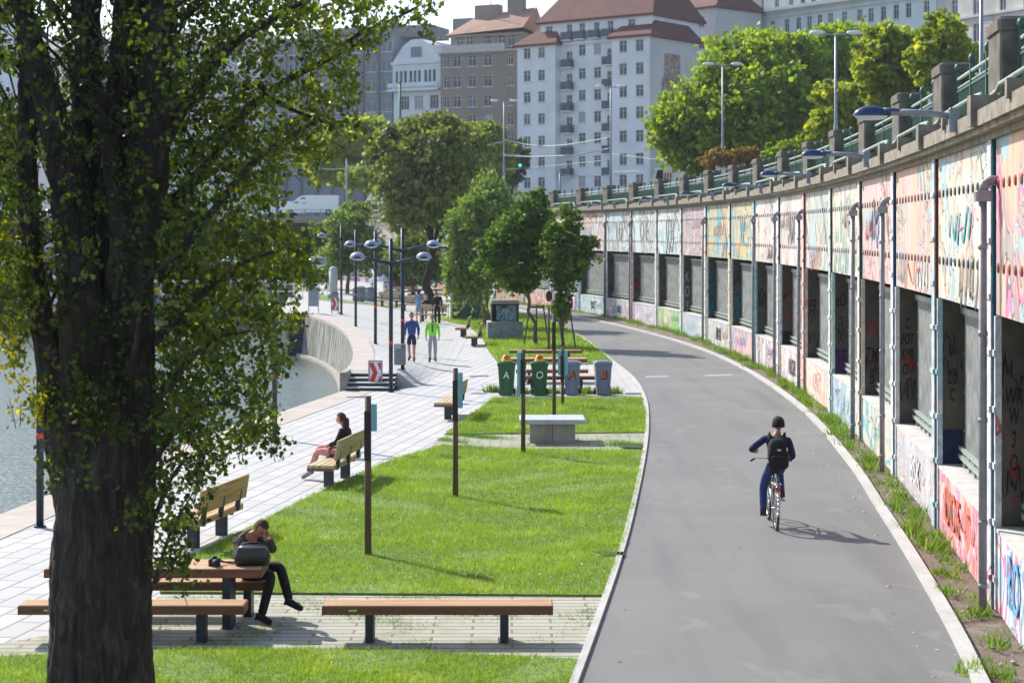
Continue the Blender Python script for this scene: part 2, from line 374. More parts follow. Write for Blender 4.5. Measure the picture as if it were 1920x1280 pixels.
for d in ds:
    x0, x1 = interp(d, XL), interp(d, XB)
    for i in range(NX):
        x = x0 + (x1 - x0) * i / (NX - 1); vs.append((x, d, plat_z(x, d) + .006))
b.add(vs, [(r * NX + c, r * NX + c + 1, (r + 1) * NX + c + 1, (r + 1) * NX + c) for r in range(len(ds) - 1) for c in range(NX - 1)])
n0 = len(b.v); row = vs[:NX]; b.add(row + [(x, y, -.02) for x, y, z in row], [(i, i + 1, NX + i + 1, NX + i) for i in range(NX - 1)])
tag(b.build('quay_platform', M['plaza']), kind='structure')
ribbon('coping', topl, .0, .75, -.1, .02, M['coping'])
# quay walls
t = NT('quay_stone'); v = t.coord((.8, .8, .5)); n = t.noise(v, 3, 6, .5); n2 = t.noise(t.coord((1.6, 1.6, .12)), 1.5, 5)
c = t.ramp(n, [(.25, (.06, .055, .045, 1)), (.5, (.15, .14, .125, 1)), (.75, (.27, .26, .235, 1))])
c = t.mix(t.ramp(n2, [(.48, (0, 0, 0, 1)), (.56, (.8, .8, .8, 1))]), c, (.33, .34, .33, 1))
c = t.mix(t.ramp(t.noise(v, 1.3, 3), [(.56, (0, 0, 0, 1)), (.68, (.5, .5, .5, 1))]), c, (.13, .15, .07, 1)); t.bump(n, .6, .05); M['quay_stone'] = t.col(c, .9)
qw = thing('quay_wall', 'curved stained concrete quay wall below the promenade, dropping into the river', 'wall')
b = MB(); K = len(topl); vs = []
fl = []
for i, tp in enumerate(topl):
    t_ = topl[min(i + 1, K - 1)] - topl[max(i - 1, 0)]; nn = Vector((-t_.y, t_.x, 0)).normalized(); fl.append(Vector((tp.x + nn.x * .22, tp.y + nn.y * .22, -1.42)))
for f, tp in zip(fl, topl): vs += [(tp.x, tp.y, tp.z - .1), (f.x, f.y, -1.42), (f.x, f.y, -3)]
b.add(vs, [(i * 3 + k, i * 3 + 3 + k, i * 3 + 4 + k, i * 3 + 1 + k) for i in range(K - 1) for k in (0, 1)]); b.build('wall_face', M['quay_stone'], qw)
b = MB(); vs = []
for i, f in enumerate(fl):
    vs += [(f.x + .1, f.y + .1, -1.30), (f.x - .25, f.y - .12, -1.30), (f.x - .25, f.y - .12, -1.9)]
b.add(vs, [(i * 3 + k, i * 3 + 3 + k, i * 3 + 4 + k, i * 3 + 1 + k) for i in range(len(fl) - 1) for k in (0, 1)]); b.build('footing', M['concrete'], qw)
lg = thing('lock_gate', 'dark slatted gate recessed in the far quay wall beside the water', 'gate')
YE = topl[-1].y; XE = topl[-1].x; b = MB()
for k in range(9): b.box((XE - .95, YE + .7, -1.6 + k * .24), (XE + .1, YE + .8 + .03 * (k % 2), -1.38 + k * .24))
b.build('gate_panel', M['dark_metal'], lg)
b = MB(); b.box((XE - 1.3, YE + .2, -1.8), (XE - .95, YE + 1.0, .66)); b.box((XE - 1.9, YE + .9, -1.8), (XE - 1.3, YE + 1.4, .64)); b.box((XE - 1.3, YE + .3, .66), (XE + .3, YE + 1.0, .72)); b.build('gate_frame', M['concrete_pale'], lg)
fq = thing('quay_wall', 'far quay wall standing left of the dark gate, half hidden by poplar leaves', 'wall')
b = MB(); b.add([(XE - 1.6, YE + 1.2, -1.9), (-14.6, 113, -1.9), (-14.6, 113, .66), (XE - 1.6, YE + 1.2, .66)], [(0, 1, 2, 3)]); b.build('wall_face', M['quay_stone'], fq)
# steps
st = thing('steps', 'four low dark concrete steps climbing to the quay behind the near chevron board', 'steps')
b = MB(); bd = MB(); x0, x1 = G(652, 731).x, -3.6
for k in range(4):
    y0 = 53.5 + k * .42
    b.box((x0, y0, .1125 * (k + 1) - .03), (x1, 55.2, .1125 * (k + 1))); bd.box((x0 + .01, y0 + .04, 0), (x1 - .01, 55.1, .1125 * (k + 1) - .03))
b.build('tread', M['concrete_pale'], st); bd.build('riser', M['dark_metal'], st)
b = MB(); b.bbox((x0 - .22, 53.6, -.02), (x0 + .0, 55.0, .56), .02); b.build('end_block', M['concrete'], st)

# lawns
def lawn(name, pxs, z=.035):
    pts = [G(*q) for q in pxs]
    return sheet(name, [(p.x, p.y) for p in pts], z, M['lawn'], thick=.09), [(p.x, p.y) for p in pts]
lawns = []
L_near = [(-700, 1600), (-300, 1245), (0, 1235), (300, 1221), (700, 1221), (1085, 1240), (1068, 1300), (985, 1600)]
L_main = [(300, 1113), (330, 1062), (400, 1024), (470, 990), (545, 950), (640, 905), (730, 866), (830, 836), (900, 843), (1208, 848), (1198, 915), (1180, 990), (1160, 1052), (1134, 1119)]
L_mid = [(835, 815), (868, 790), (925, 748), (1202, 748), (1212, 780), (1210, 812)]
L_back = [(935, 683), (914, 655), (905, 636), (880, 612), (835, 604), (790, 598), (765, 588), (790, 578), (850, 570), (905, 567), (960, 579), (1010, 594), (1058, 615), (1105, 644), (1148, 679), (1100, 684)]
for nm in (L_near, L_main, L_mid, L_back): lawns.append(lawn('lawn', nm)[1])
def flat(name, pxs, z, mat): return sheet(name, [tuple(G(*q).xy) for q in pxs], z, M[mat])
flat('terrace_paving', [(-300, 1245), (0, 1207), (240, 1165), (300, 1115), (1133, 1120), (1088, 1240), (700, 1221), (300, 1221), (0, 1235)], .009, 'terrace')
flat('gravel_path', [(800, 842), (835, 815), (1209, 811), (1208, 849), (900, 844), (830, 837)], .007, 'sparse_turf')
flat('bin_terrace', [(915, 747), (945, 700), (935, 684), (1148, 680), (1188, 712), (1208, 747)], .008, 'plaza')
ribbon('edging', [G(922, 748.5), G(1207, 749)], -.06, .06, 0, .06, M['kerb_stone'])
# soil strip between kerb and wall is the ground itself; far plaza lawns on the platform
def gp_sheet(name, pxs, mat, dz=.02):
    pts = [Gp(*q) + Vector((0, 0, dz)) for q in pxs]; b = MB(); b.add(pts, [tuple(range(len(pts)))]); return tag(b.build(name, M[mat]), kind='structure')
gp_sheet('lawn', [(590, 562), (640, 568), (700, 572), (725, 577), (760, 576), (700, 560), (600, 553)], 'lawn', .03)
for q in ([(880, 705.5), (915, 704), (917, 705.2), (882, 706.8)], [(1110, 1038), (1170, 1040), (1170, 1046), (1135, 1047)], [(1165, 839), (1207, 841), (1207, 843), (1166, 842)], [(1172, 737), (1203, 737), (1203, 740), (1173, 740)], [(650, 744), (690, 743), (690, 745), (650, 746)]):
    tag(sheet('drain_cover', [tuple(G(*a).xy) for a in q], .05 if q[0][1] > 830 else .014, M['dark_metal'], kind=None, thick=.03), {880: 'thin drain slot in the pavers left of the bins', 1110: 'steel drain strip crossing the lawn edge by the kerb in front', 1165: 'thin drain strip beside the kerb next to the concrete table', 1172: 'drain strip in the paving right of the grey bins', 650: 'drain slot in the pavers just before the steps'}[q[0][0]], 'drain')

# ---------------------------------------------------------------- grass blades and weeds
def leaf_mesh(name, cen, nrm, up, size, lv, mat, shape='leaf'):
    """one small folded face pair per leaf; arrays (N,3)"""
    N = len(cen); side = np.cross(nrm, up); side /= np.linalg.norm(side, axis=1, keepdims=True) + 1e-9
    s = size[:, None]
    if shape == 'blade':
        V = np.stack([cen - side * s * .06, cen + side * s * .06, cen + up * s], 1); k = 3
    else:
        V = np.stack([cen - up * s * .5, cen + side * s * .46 - up * s * .12, cen + up * s * .55, cen - side * s * .46 - up * s * .12], 1); k = 4
    V = V.reshape(-1, 3).astype(np.float32); me = bpy.data.meshes.new(name)
    me.vertices.add(N * k); me.vertices.foreach_set('co', V.ravel()); me.loops.add(N * k); me.loops.foreach_set('vertex_index', np.arange(N * k, dtype=np.int32))
    me.polygons.add(N); me.polygons.foreach_set('loop_start', np.arange(0, N * k, k, dtype=np.int32)); me.polygons.foreach_set('loop_total', np.full(N, k, dtype=np.int32))
    at = me.attributes.new('lv', 'FLOAT', 'POINT'); at.data.foreach_set('value', np.repeat(lv, k).astype(np.float32))
    me.materials.append(mat); me.update(calc_edges=True); return me
rng = np.random.default_rng(5)
def unit(a): return a / (np.linalg.norm(a, axis=1, keepdims=True) + 1e-9)
def in_poly(x, y, poly):
    c = np.zeros(len(x), bool); n = len(poly)
    for i in range(n):
        x1, y1 = poly[i]; x2, y2 = poly[(i + 1) % n]
        c ^= ((y1 > y) != (y2 > y)) & (x < (x2 - x1) * (y - y1) / (y2 - y1 + 1e-12) + x1)
    return c
def noise2(x, y, s): return np.sin(x * s + 1.3 * np.sin(y * s * .8)) * np.cos(y * s * 1.1 + 1.7 * np.sin(x * s * .7 + 2))
def grass_on(name, poly, n, hgt, z, ymin=0, ymax=99):
    P_ = np.array(poly); lo, hi = P_.min(0), P_.max(0); lo[1] = max(lo[1], ymin); hi[1] = min(hi[1], ymax)
    # density falls with distance
    u = rng.random(n * 3); y = lo[1] * (hi[1] / lo[1]) ** u; x = rng.uniform(lo[0], hi[0], n * 3); k = in_poly(x, y, poly) & ~((noise2(x * .8 + 1, y * .8, 1.9) > .62) & (rng.random(n * 3) < .55)); x, y = x[k][:n], y[k][:n]; N = len(x)
    up = unit(np.stack([rng.normal(0, .6, N), rng.normal(0, .6, N), np.full(N, 1.0)], 1)); nr = unit(rng.normal(size=(N, 3)))
    pat = .5 + .28 * noise2(x, y, 1.3) + .22 * noise2(x, y, 3.7)
    s = hgt * (.6 + .8 * rng.random(N)) * (.7 + .6 * pat) * (1 + (y - 20) * .012); lv = np.clip(-.02 + .78 * pat + rng.normal(0, .16, N) + .35 * (noise2(x + 3, y - 2, 2.6) > .55) * (rng.random(N) < .5), 0, 1)
    me = leaf_mesh(name, np.stack([x, y, np.full(N, z)], 1), nr, up, s, lv, M['blade'], 'blade'); return tag(link(name, me), kind='stuff')
def widen(me): pass
grass_on('grass', lawns[0], 50000, .062, .03, 17.5, 22); grass_on('grass', lawns[1], 125000, .062, .03)
grass_on('grass', lawns[2], 26000, .075, .03); grass_on('grass', lawns[3], 26000, .095, .03)
tp = [tuple(G(*q).xy) for q in [(0, 1207), (240, 1165), (300, 1115), (1133, 1120), (1088, 1240), (0, 1240)]]
def sprigs(name, poly, n, hgt):
    P_ = np.array(poly); lo, hi = P_.min(0), P_.max(0); x = rng.uniform(lo[0], hi[0], n * 4); y = rng.uniform(lo[1], hi[1], n * 4)
    k = in_poly(x, y, poly) & (noise2(x, y, 2.1) + rng.normal(0, .3, n * 4) > .45); x, y = x[k][:n], y[k][:n]; y = np.round(y / .19) * .19 + rng.normal(0, .01, len(y)); N = len(x)
    up = unit(np.stack([rng.normal(0, .8, N), rng.normal(0, .8, N), np.full(N, 1.0)], 1))
    me = leaf_mesh(name, np.stack([x, y, np.full(N, .01)], 1), unit(rng.normal(size=(N, 3))), up, hgt * (.5 + rng.random(N)), rng.random(N) * .7, M['weed'], 'blade'); tag(link(name, me), kind='stuff')
sprigs('joint_grass', tp, 7000, .045)
sprigs('joint_grass', [tuple(G(*q).xy) for q in [(800, 842), (835, 815), (1209, 811), (1208, 849)]], 12000, .07)

# ---------------------------------------------------------------- the painted street wall
p = (6.20316736, 22.55938897, .12068064, -.19900064, -.17437081, 6.15585796); LB = p[5]
nodes = {0: Vector((p[0], p[1], 0))}; head = {}
for i in range(0, 22):
    s = i / 14; th = p[2] + p[3] * s + p[4] * s * s; head[i] = th; nodes[i + 1] = nodes[i] + Vector((math.sin(th), math.cos(th), 0)) * LB
for i in (-1, -2, -3, -4):
    head[i] = p[2] + .012 * -i; nodes[i] = nodes[i + 1] - Vector((math.sin(head[i]), math.cos(head[i]), 0)) * LB
def c3(r, g, b): return lin(r, g, b, .82)
CR, PK, LB_, TQ, WH, SAL, NAV, RED, GRN, YEL, MAU, GRY = c3(232, 214, 190), c3(238, 190, 185), c3(160, 205, 222), c3(80, 180, 195), c3(232, 232, 230), c3(240, 188, 160), c3(50, 80, 140), c3(190, 50, 60), c3(110, 185, 140), c3(238, 195, 105), c3(190, 160, 180), c3(165, 160, 155)
HOT, ORG, BLU, PUR, LIM = c3(232, 110, 170), c3(232, 90, 60), c3(80, 160, 220), c3(150, 90, 170), c3(120, 200, 90)
pal = {-2: (SAL, [PK, LB_]), -1: (SAL, [LB_, HOT, GRY]), 0: (CR, [WH, LB_, SAL, GRY]), 1: (SAL, [PK, LB_, GRY, CR]), 2: (PK, [LB_, RED, CR, MAU]), 3: (CR, [GRN, GRY, WH]), 4: (c3(205, 200, 185), [GRY, CR, LB_]), 5: (c3(240, 215, 205), [WH, GRY, PK]),
       6: (c3(238, 212, 202), [WH, LB_, GRY, CR]), 7: (YEL, [TQ, CR, WH, TQ]), 8: (YEL, [TQ, PK, CR, TQ]), 9: (MAU, [PK, GRY, CR]), 10: (WH, [LB_, c3(215, 235, 240), GRY]), 11: (c3(215, 235, 240), [WH, MAU, GRY]),
       12: (c3(205, 232, 238), [WH, GRY]), 13: (c3(225, 235, 238), [RED, YEL, PK]), 14: (CR, [MAU, WH])}
lpal = {-2: (BLU, [WH]), -1: (WH, [HOT, BLU, BLU, LB_]), 0: (PK, [HOT, ORG, HOT, ORG]), 1: (c3(205, 200, 205), [WH, GRY, PK, LB_]), 2: (CR, [TQ, GRN, PK]), 3: (c3(220, 215, 215), [LB_, BLU, GRN]), 4: (CR, [SAL, WH]), 5: (WH, [SAL, ORG, GRY]),
        6: (WH, [RED, MAU, GRY]), 7: (PK, [PUR, SAL, BLU]), 8: (WH, [LB_, GRY, CR]), 9: (LB_, [WH, LB_, PK]), 10: (LIM, [PK, GRN, CR]), 11: (c3(205, 195, 225), [WH, MAU, PK]), 12: (WH, [PK, GRY]), 13: (LB_, [WH, c3(150, 190, 190)]), 14: (PUR, [RED, WH]), 15: (PK, [ORG, WH]), 16: (SAL, [ORG, GRN]), 17: (GRN, [WH, PK])}
MUR = {i: mural('mural_%d' % (i + 3), *pal[i], seed=i + 11) for i in pal}
LMUR = {i: mural('tag_wall_%d' % (i + 3), *lpal[i], seed=i + 41, sx=1.3, sz=1.1, fade=.3) for i in lpal}
pil_cols = [WH, TQ, c3(205, 212, 222), LB_, WH, CR, c3(200, 225, 225), PK, WH, TQ, c3(235, 220, 190), WH, c3(205, 230, 232), WH, MAU]
pil_mats = []
for i, c_ in enumerate(pil_cols):
    t = NT('pilaster_paint_%d' % i); v = t.coord((1, 1, .7), loc=(i * 3.1, 0, i * 1.7)); n = t.noise(v, 1.5, 3, .5); o_ = [ORG, LB_, RED, YEL, TQ, PK, GRN][i % 7]
    c = t.ramp(n, [(0, c_), (.52, WH), (.56, c_), (.62, sc(o_, .9)), (.66, c_), (.74, CR)], 'CONSTANT')
    pil_mats.append(t.col(t.mix(.3, c, t.ramp(t.noise(t.coord(), 6, 4), [(.35, (.15, .14, .13, 1)), (.6, (.7, .68, .65, 1))])), .8))
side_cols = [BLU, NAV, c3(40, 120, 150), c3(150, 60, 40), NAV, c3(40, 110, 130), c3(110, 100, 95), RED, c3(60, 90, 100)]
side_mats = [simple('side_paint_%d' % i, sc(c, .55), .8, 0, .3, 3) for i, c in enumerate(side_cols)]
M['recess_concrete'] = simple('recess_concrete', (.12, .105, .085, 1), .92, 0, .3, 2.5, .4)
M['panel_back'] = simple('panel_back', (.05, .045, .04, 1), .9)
M['cornice_stone'] = simple('cornice_stone', (.235, .205, .165, 1), .92, 0, .4, 3.5, .5)
M['pier_stone'] = simple('pier_stone', (.125, .112, .096, 1), .92, 0, .4, 4, .5)
M['grille'] = simple('grille', (.40, .41, .39, 1), .6, .1, .3, 4)
M['duct'] = simple('duct', (.25, .25, .275, 1), .5, .1, .2)
M['void'] = simple('void', (.02, .02, .02, 1), .95)  # near-black: shade behind the grilles and under the bridge, put into the colour
wall = thing('painted_wall', 'long curving street wall covered in murals and graffiti, with barred bays, stone cornice and railings, right of the road', 'wall')
NPL = 12
def panel_mesh(mm):
    b = MB(); w_ = (LB - .42) / NPL
    for k in range(NPL):
        x = .40 + k * w_; b.box((x + .008, -.22, 3.76), (x + w_ - .008, 0, 6.0))
    b.box((.38, -.24, 3.8), (LB, -.16, 5.99), 1)
    return b.mesh('mural_panel', [mm, M['panel_back']])
def boss_mesh(cm):
    b = MB(); w_ = (LB - .42) / NPL
    for k in range(NPL):
        for z in (4.36, 5.43):
            T = Matrix.Translation((.40 + (k + .5) * w_, .0, z)) @ Matrix.Rotation(-math.pi / 2, 4, 'X')
            b.lathe((0, 0, 0), [(.07, 0), (.068, .014), (.05, .022), (0, .022)], 10, 0, T)
    return b.mesh('round_boss', cm)
boss_mats = [simple('boss_%d' % i, c, .7) for i, c in enumerate([lin(150, 75, 60), lin(60, 75, 80), lin(120, 85, 85), lin(110, 110, 118), lin(130, 130, 138)])]
boss_me = [boss_mesh(m_) for m_ in boss_mats]
def low_mesh(mm):
    b = MB(); b.box((.42, -.62, 0), (LB - .02, 0, 1.0)); b.box((.40, -.63, 1.0), (LB - .01, .015, 1.05), 1); return b.mesh('low_wall', [mm, M['concrete_pale']])
b = MB()
for k in range(56):
    x = .5 + k * .096; b.box((x, -.42, 1.3), (x + .04, -.38, 3.55))
for z in np.arange(1.6, 3.5, .62): b.box((.42, -.405, z), (LB - .05, -.392, z + .014))
b.box((.42, -.45, 3.5), (LB - .02, -.36, 3.6)); grille_me = b.mesh('window_grille', M['grille'])
b = MB(); b.box((.6, -.375, 1.30), (LB - .1, -.31, 1.36)); b.box((.6, -.39, 1.17), (LB - .1, -.30, 1.24))
for k in range(9): b.box((.8 + k * .6, -.37, 1.06), (.86 + k * .6, -.33, 1.3))
rail_me = b.mesh('sill_rail', M['light_rail'])
b = MB()  # cornice
b.box((0, -.5, 6.002), (LB + .02, .07, 6.09)); b.box((0, -.5, 6.09), (LB + .02, .20, 6.16)); b.box((.03, -.5, 6.16), (LB - .03, .26, 6.36)); b.box((0, -.9, 6.36), (LB + .02, .12, 6.42))
b.box((-.16, -.3, 6.16), (.16, .34, 6.56)); b.box((LB / 2 - .05, -.3, 6.3), (LB / 2 + .12, .31, 6.52)); cornice_me = b.mesh('cornice', M['cornice_stone'])
b = MB(); b.bbox((0, -.56, 6.42), (1.02, -.05, 7.46), .03); b.bbox((-.03, -.59, 7.40), (1.05, -.02, 7.58), .04); pier_me = b.mesh('parapet_pier', M['pier_stone'])
b = MB(); xs0, xs1 = 1.07, LB - .05
for k in range(4): x = xs0 + .05 + k * (xs1 - xs0 - .1) / 3; b.cbox((x, -.3, 6.92), (.07, .07, .95)); b.ell((x, -.3, 7.47), (.06, .06, .08), 8)
for k in range(44): x = xs0 + .1 + k * (xs1 - xs0 - .2) / 43; b.box((x - .012, -.312, 6.55), (x + .012, -.288, 7.15))
b.box((xs0, -.325, 7.06), (xs1, -.275, 7.1)); b.box((xs0, -.325, 6.58), (xs1, -.275, 6.63))
b.tube([(xs0, -.3, 7.28), (xs1, -.3, 7.28)], .03, 8, 1); b.tube([(xs0, -.3, 7.14), (xs1, -.3, 7.14)], .02, 6, 1)
railing_me = b.mesh('railing', [M['green_iron'], M['light_rail']])
b = MB(); pts = [(-.3, .02, 6.60)] + [(-.1 + .18 * k, .02 + .05 * math.sin(k), 6.60 - .14 * math.sin(math.pi * k / 7)) for k in range(8)] + [(1.35, .0, 6.68), (2.2, 0, 6.70), (LB - .4, 0, 6.68), (LB - .28, .02, 6.6)]
b.tube(pts, .035, 6); conduit_me = b.mesh('conduit', M['light_rail'])
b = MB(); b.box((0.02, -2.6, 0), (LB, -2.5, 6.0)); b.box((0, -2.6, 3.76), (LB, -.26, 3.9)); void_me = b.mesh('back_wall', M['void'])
b = MB(); b.box((.03, -.62, 0), (.36, -.02, 5.98))
for z in (1.9, 2.6, 3.3): b.box((.018, -.55, z), (.04, -.06, z + .03))
col_me = b.mesh('column', M['recess_concrete'])
def pil_mesh(i):
    b = MB(); b.box((.0, -.02, 0), (.04, .045, 6.0), 1); b.box((.043, -.02, 0), (.38, .06, 6.0), 0); b.box((-.14, -.05, 0), (-.05, .03, 3.74), 0)
    for k in range(8):
        z = .35 + k * .72
        if z < 3.7: b.box((-.16, -.02, z), (-.03, .05, z + .08), 0)
        b.box((.03, 0, z), (.40, .085, z + .07), 0)
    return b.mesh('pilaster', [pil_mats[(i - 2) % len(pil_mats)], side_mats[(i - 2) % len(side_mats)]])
b = MB(); b.tube([(0, 0, 0), (0, 0, 5.25)], .052, 10); b.bbox((-.1, -.1, 5.2), (.1, .1, 5.34), .02); b.tube([(0, 0, 5.3), (0, -.02, 5.42), (.05, -.12, 5.47), (.08, -.2, 5.47)], .062, 10)
for z in (.3, 1.1, 2.4, 3.5, 4.6): b.tube([(0, 0, z), (0, 0, z + .06)], .062, 10)
duct_me = b.mesh('downpipe', M['duct'])
for i in range(-4, 22):
    n = nodes[i]; th = head[i]; rz = math.atan2(math.cos(th), math.sin(th)); a = dict(parent=wall, loc=n, rz=rz)
    link('mural_panel', panel_mesh(MUR[i if i in MUR else 12 + i % 3]), **a); link('round_boss', boss_me[{-1: 0, 0: 1, 1: 2, 2: 2}.get(i, 3 + i % 2)], **a)
    link('low_wall', low_mesh(LMUR[i if i in LMUR else 13 + i % 5]), **a)
    link('pilaster', pil_mesh(i + 4), **a)
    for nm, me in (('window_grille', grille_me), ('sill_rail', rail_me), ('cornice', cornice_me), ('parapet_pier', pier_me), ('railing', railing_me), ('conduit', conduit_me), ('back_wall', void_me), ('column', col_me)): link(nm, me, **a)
def wl(i, x, y, z=0):
    th = head[i]; return nodes[i] + Vector((math.sin(th), math.cos(th), 0)) * x + Vector((-math.cos(th), math.sin(th), 0)) * y + Vector((0, 0, z))
for i, dx in ((0, .25), (2, 1.1), (3, .6), (5, .55), (6, .45), (7, -.2), (9, .4), (12, .3), (13, .2)):
    link('downpipe', duct_me, wall, wl(i, dx - .5, .2), math.atan2(math.cos(head[i]), math.sin(head[i])))
# tags sprayed in the recesses and on the pipes
def text_obj(name, s, size, mat, parent, loc, rot, ext=.002, shear=0.0, sx=1.0):
    cu = bpy.data.curves.new(name, 'FONT'); cu.body = s; cu.size = size; cu.extrude = ext; cu.align_x = 'CENTER'; cu.align_y = 'CENTER'; cu.shear = shear; cu.offset = .004
    o = bpy.data.objects.new(name, cu); COL.objects.link(o); dg = bpy.context.evaluated_depsgraph_get(); me = bpy.data.meshes.new_from_object(o.evaluated_get(dg)); bpy.data.objects.remove(o)
    me.materials.clear(); me.materials.append(mat); q = link(name, me, parent, loc); q.rotation_euler = rot; q.scale = (sx, 1, 1); return q
M['spray_black'] = simple('spray_black', (.012, .012, .014, 1), .8); M['spray_red'] = simple('spray_red', (.35, .03, .05, 1), .8); M['spray_pale'] = simple('spray_pale', (.5, .5, .56, 1), .8)
def side_tag(i, s, size, mat, z, y=-.22, sx=.42, shear=.15):
    rz = math.atan2(math.cos(head[i]), math.sin(head[i])); text_obj('sprayed_tag', s, size, M[mat], wall, wl(i, .008, y, z), (math.pi / 2, 0, rz - math.pi / 2), .004, shear, sx)
side_tag(0, 'J\nAS\nI', .34, 'spray_red', 1.75, -.22); side_tag(0, 'WR', .32, 'spray_black', 2.7, -.22); side_tag(0, 'W\n3\nO', .3, 'spray_black', 2.15, -.22)
side_tag(1, 'kis', .26, 'spray_black', 2.9); side_tag(1, 'ZU\nC', .28, 'spray_black', 2.3)
side_tag(2, 'C\nFOT\nKYR\nON\nS', .30, 'spray_black', 2.4); side_tag(3, 'RS', .5, 'spray_red', 2.6, shear=.3); side_tag(3, 'ZM\nB', .5, 'spray_black', 1.7)
side_tag(4, 'eO\n:s\nX', .5, 'spray_black', 2.5); side_tag(5, 'ER', .5, 'spray_black', 2.6); side_tag(6, 'Z\nVS', .6, 'spray_red', 2.3); side_tag(7, 'SWS', .5, 'spray_black', 2.2); side_tag(10, 'K\nO\nS', .7, 'spray_pale', 2.0)
# colour fields in some recesses
for i, c_, z0, z1 in ((9, TQ, 1.2, 3.1), (8, TQ, 1.3, 2.4), (4, PUR, 1.06, 1.7), (12, ORG, 1.7, 2.3), (1, NAV, 1.06, 1.6), (6, (.01, .01, .01, 1), 1.06, 1.5)):
    b = MB(); b.box((.012, -.38, z0), (.028, -.05, z1)); b.build('sprayed_field', simple('field_%d' % i, sc(c_, .35), .8, 0, .4, 5), wall, nodes[i], math.atan2(math.cos(head[i]), math.sin(head[i])))
# big sprayed letters on low walls and panels
M['spray_cols'] = [simple('spray_c%d' % k, sc(c_, .8), .8, 0, .2, 6) for k, c_ in enumerate([(.02, .02, .025, 1), HOT, TQ, WH, ORG, GRY, BLU, (.02, .02, .025, 1), RED, LB_])]
def scribble(w_, h_, r, kind=0):
    b = MB(); n = R.randrange(7, 14); pts = []; x = -w_ / 2
    for k in range(n): pts.append(Vector((-w_ / 2 + w_ * (k + R.uniform(-.6, .6)) / (n - 1), 0, R.uniform(-.5, .5) * h_ if kind else (h_ * .5 * (-1) ** k * R.uniform(.5, 1)))))
    L_ = smooth_line(pts, 6); vs = []
    for k, p_ in enumerate(L_):
        t_ = (L_[min(k + 1, len(L_) - 1)] - L_[max(k - 1, 0)]).normalized(); nn = Vector((-t_.z, 0, t_.x)) * r * (.6 + .4 * math.sin(k * .5)); vs += [p_ + nn, p_ - nn]
    b.add(vs, [(2 * k, 2 * k + 1, 2 * k + 3, 2 * k + 2) for k in range(len(L_) - 1)]); return b
def put_scribble(i, x, y, z, w_, h_, r, mat, side=False, kind=0):
    rz = math.atan2(math.cos(head[i]), math.sin(head[i])); b = scribble(w_, h_, r, kind)
    b.build('sprayed_line', mat, wall, wl(i, x, y, z), rz - (math.pi / 2 if side else 0))
ns = 0
for i in range(-1, 14):
    for k in range(3 if i < 9 else 1):
        if ns > 96: break
        ns += 1; put_scribble(i, R.uniform(1.2, 5), .012 + .002 * k, R.choice((4.1, 4.9, 5.2)), R.uniform(1.2, 2.8), R.uniform(.5, .9), R.choice((.02, .035, .06)), M['spray_cols'][(i * 3 + k) % 10], kind=k % 2)
    for k in range(2):
        if ns > 96: break
        ns += 1; put_scribble(i, R.uniform(1.4, 4.6), .022 + .002 * k, R.uniform(.4, .65), R.uniform(1.2, 2.4), R.uniform(.3, .6), R.choice((.018, .03)), M['spray_cols'][(i + k * 4) % 10], kind=k % 2)
    for k in range(2):
        if ns > 96: break
        ns += 1; put_scribble(i, -.002 - .002 * k, -.22, R.uniform(1.5, 3.1), .3, .5, .012, M['spray_cols'][(0, 7, 0, 8)[(i + k) % 4]], True, 1)
def face_tag(i, x, z, s, size, mat, y=.012, sx=.8, shear=.1):
    rz = math.atan2(math.cos(head[i]), math.sin(head[i])); text_obj('sprayed_tag', s, size, mat, wall, wl(i, x, y + .01, z), (math.pi / 2, 0, rz + math.pi), .004, shear, sx)
lt = simple('letter_grey', (.30, .28, .27, 1), .8); lw = simple('letter_white', (.62, .62, .62, 1), .8); lo = simple('letter_orange', (.62, .12, .05, 1), .8); lk = simple('letter_ink', (.05, .05, .06, 1), .8)
lb = simple('letter_blue', (.12, .35, .62, 1), .8)
face_tag(12, 3, 4.9, 'I D', 1.5, lt); face_tag(11, 3.2, 4.9, 'O E', 1.5, lt); face_tag(10, 3, 4.9, 'U H', 1.5, lt); face_tag(5, 3.2, 4.9, 'AM', 1.5, lt, sx=.7); face_tag(7, 3.2, 4.85, 'W', 1.5, simple('letter_teal', (.16, .42, .46, 1), .8))
face_tag(0, 4.3, .52, 'UOE', .8, lo, sx=1.1); face_tag(1, 3, .5, 'BSK', .7, lw, sx=1.2); face_tag(-1, 4.6, .55, 'RO', .9, lb); face_tag(5, 3, .5, 'NOR', .7, lk, sx=1.1); face_tag(8, 3, .5, 'MAK', .75, lk); face_tag(13, 3, .5, 'EKO', .6, lk); face_tag(12, 3, .5, 'ARL', .6, lk)
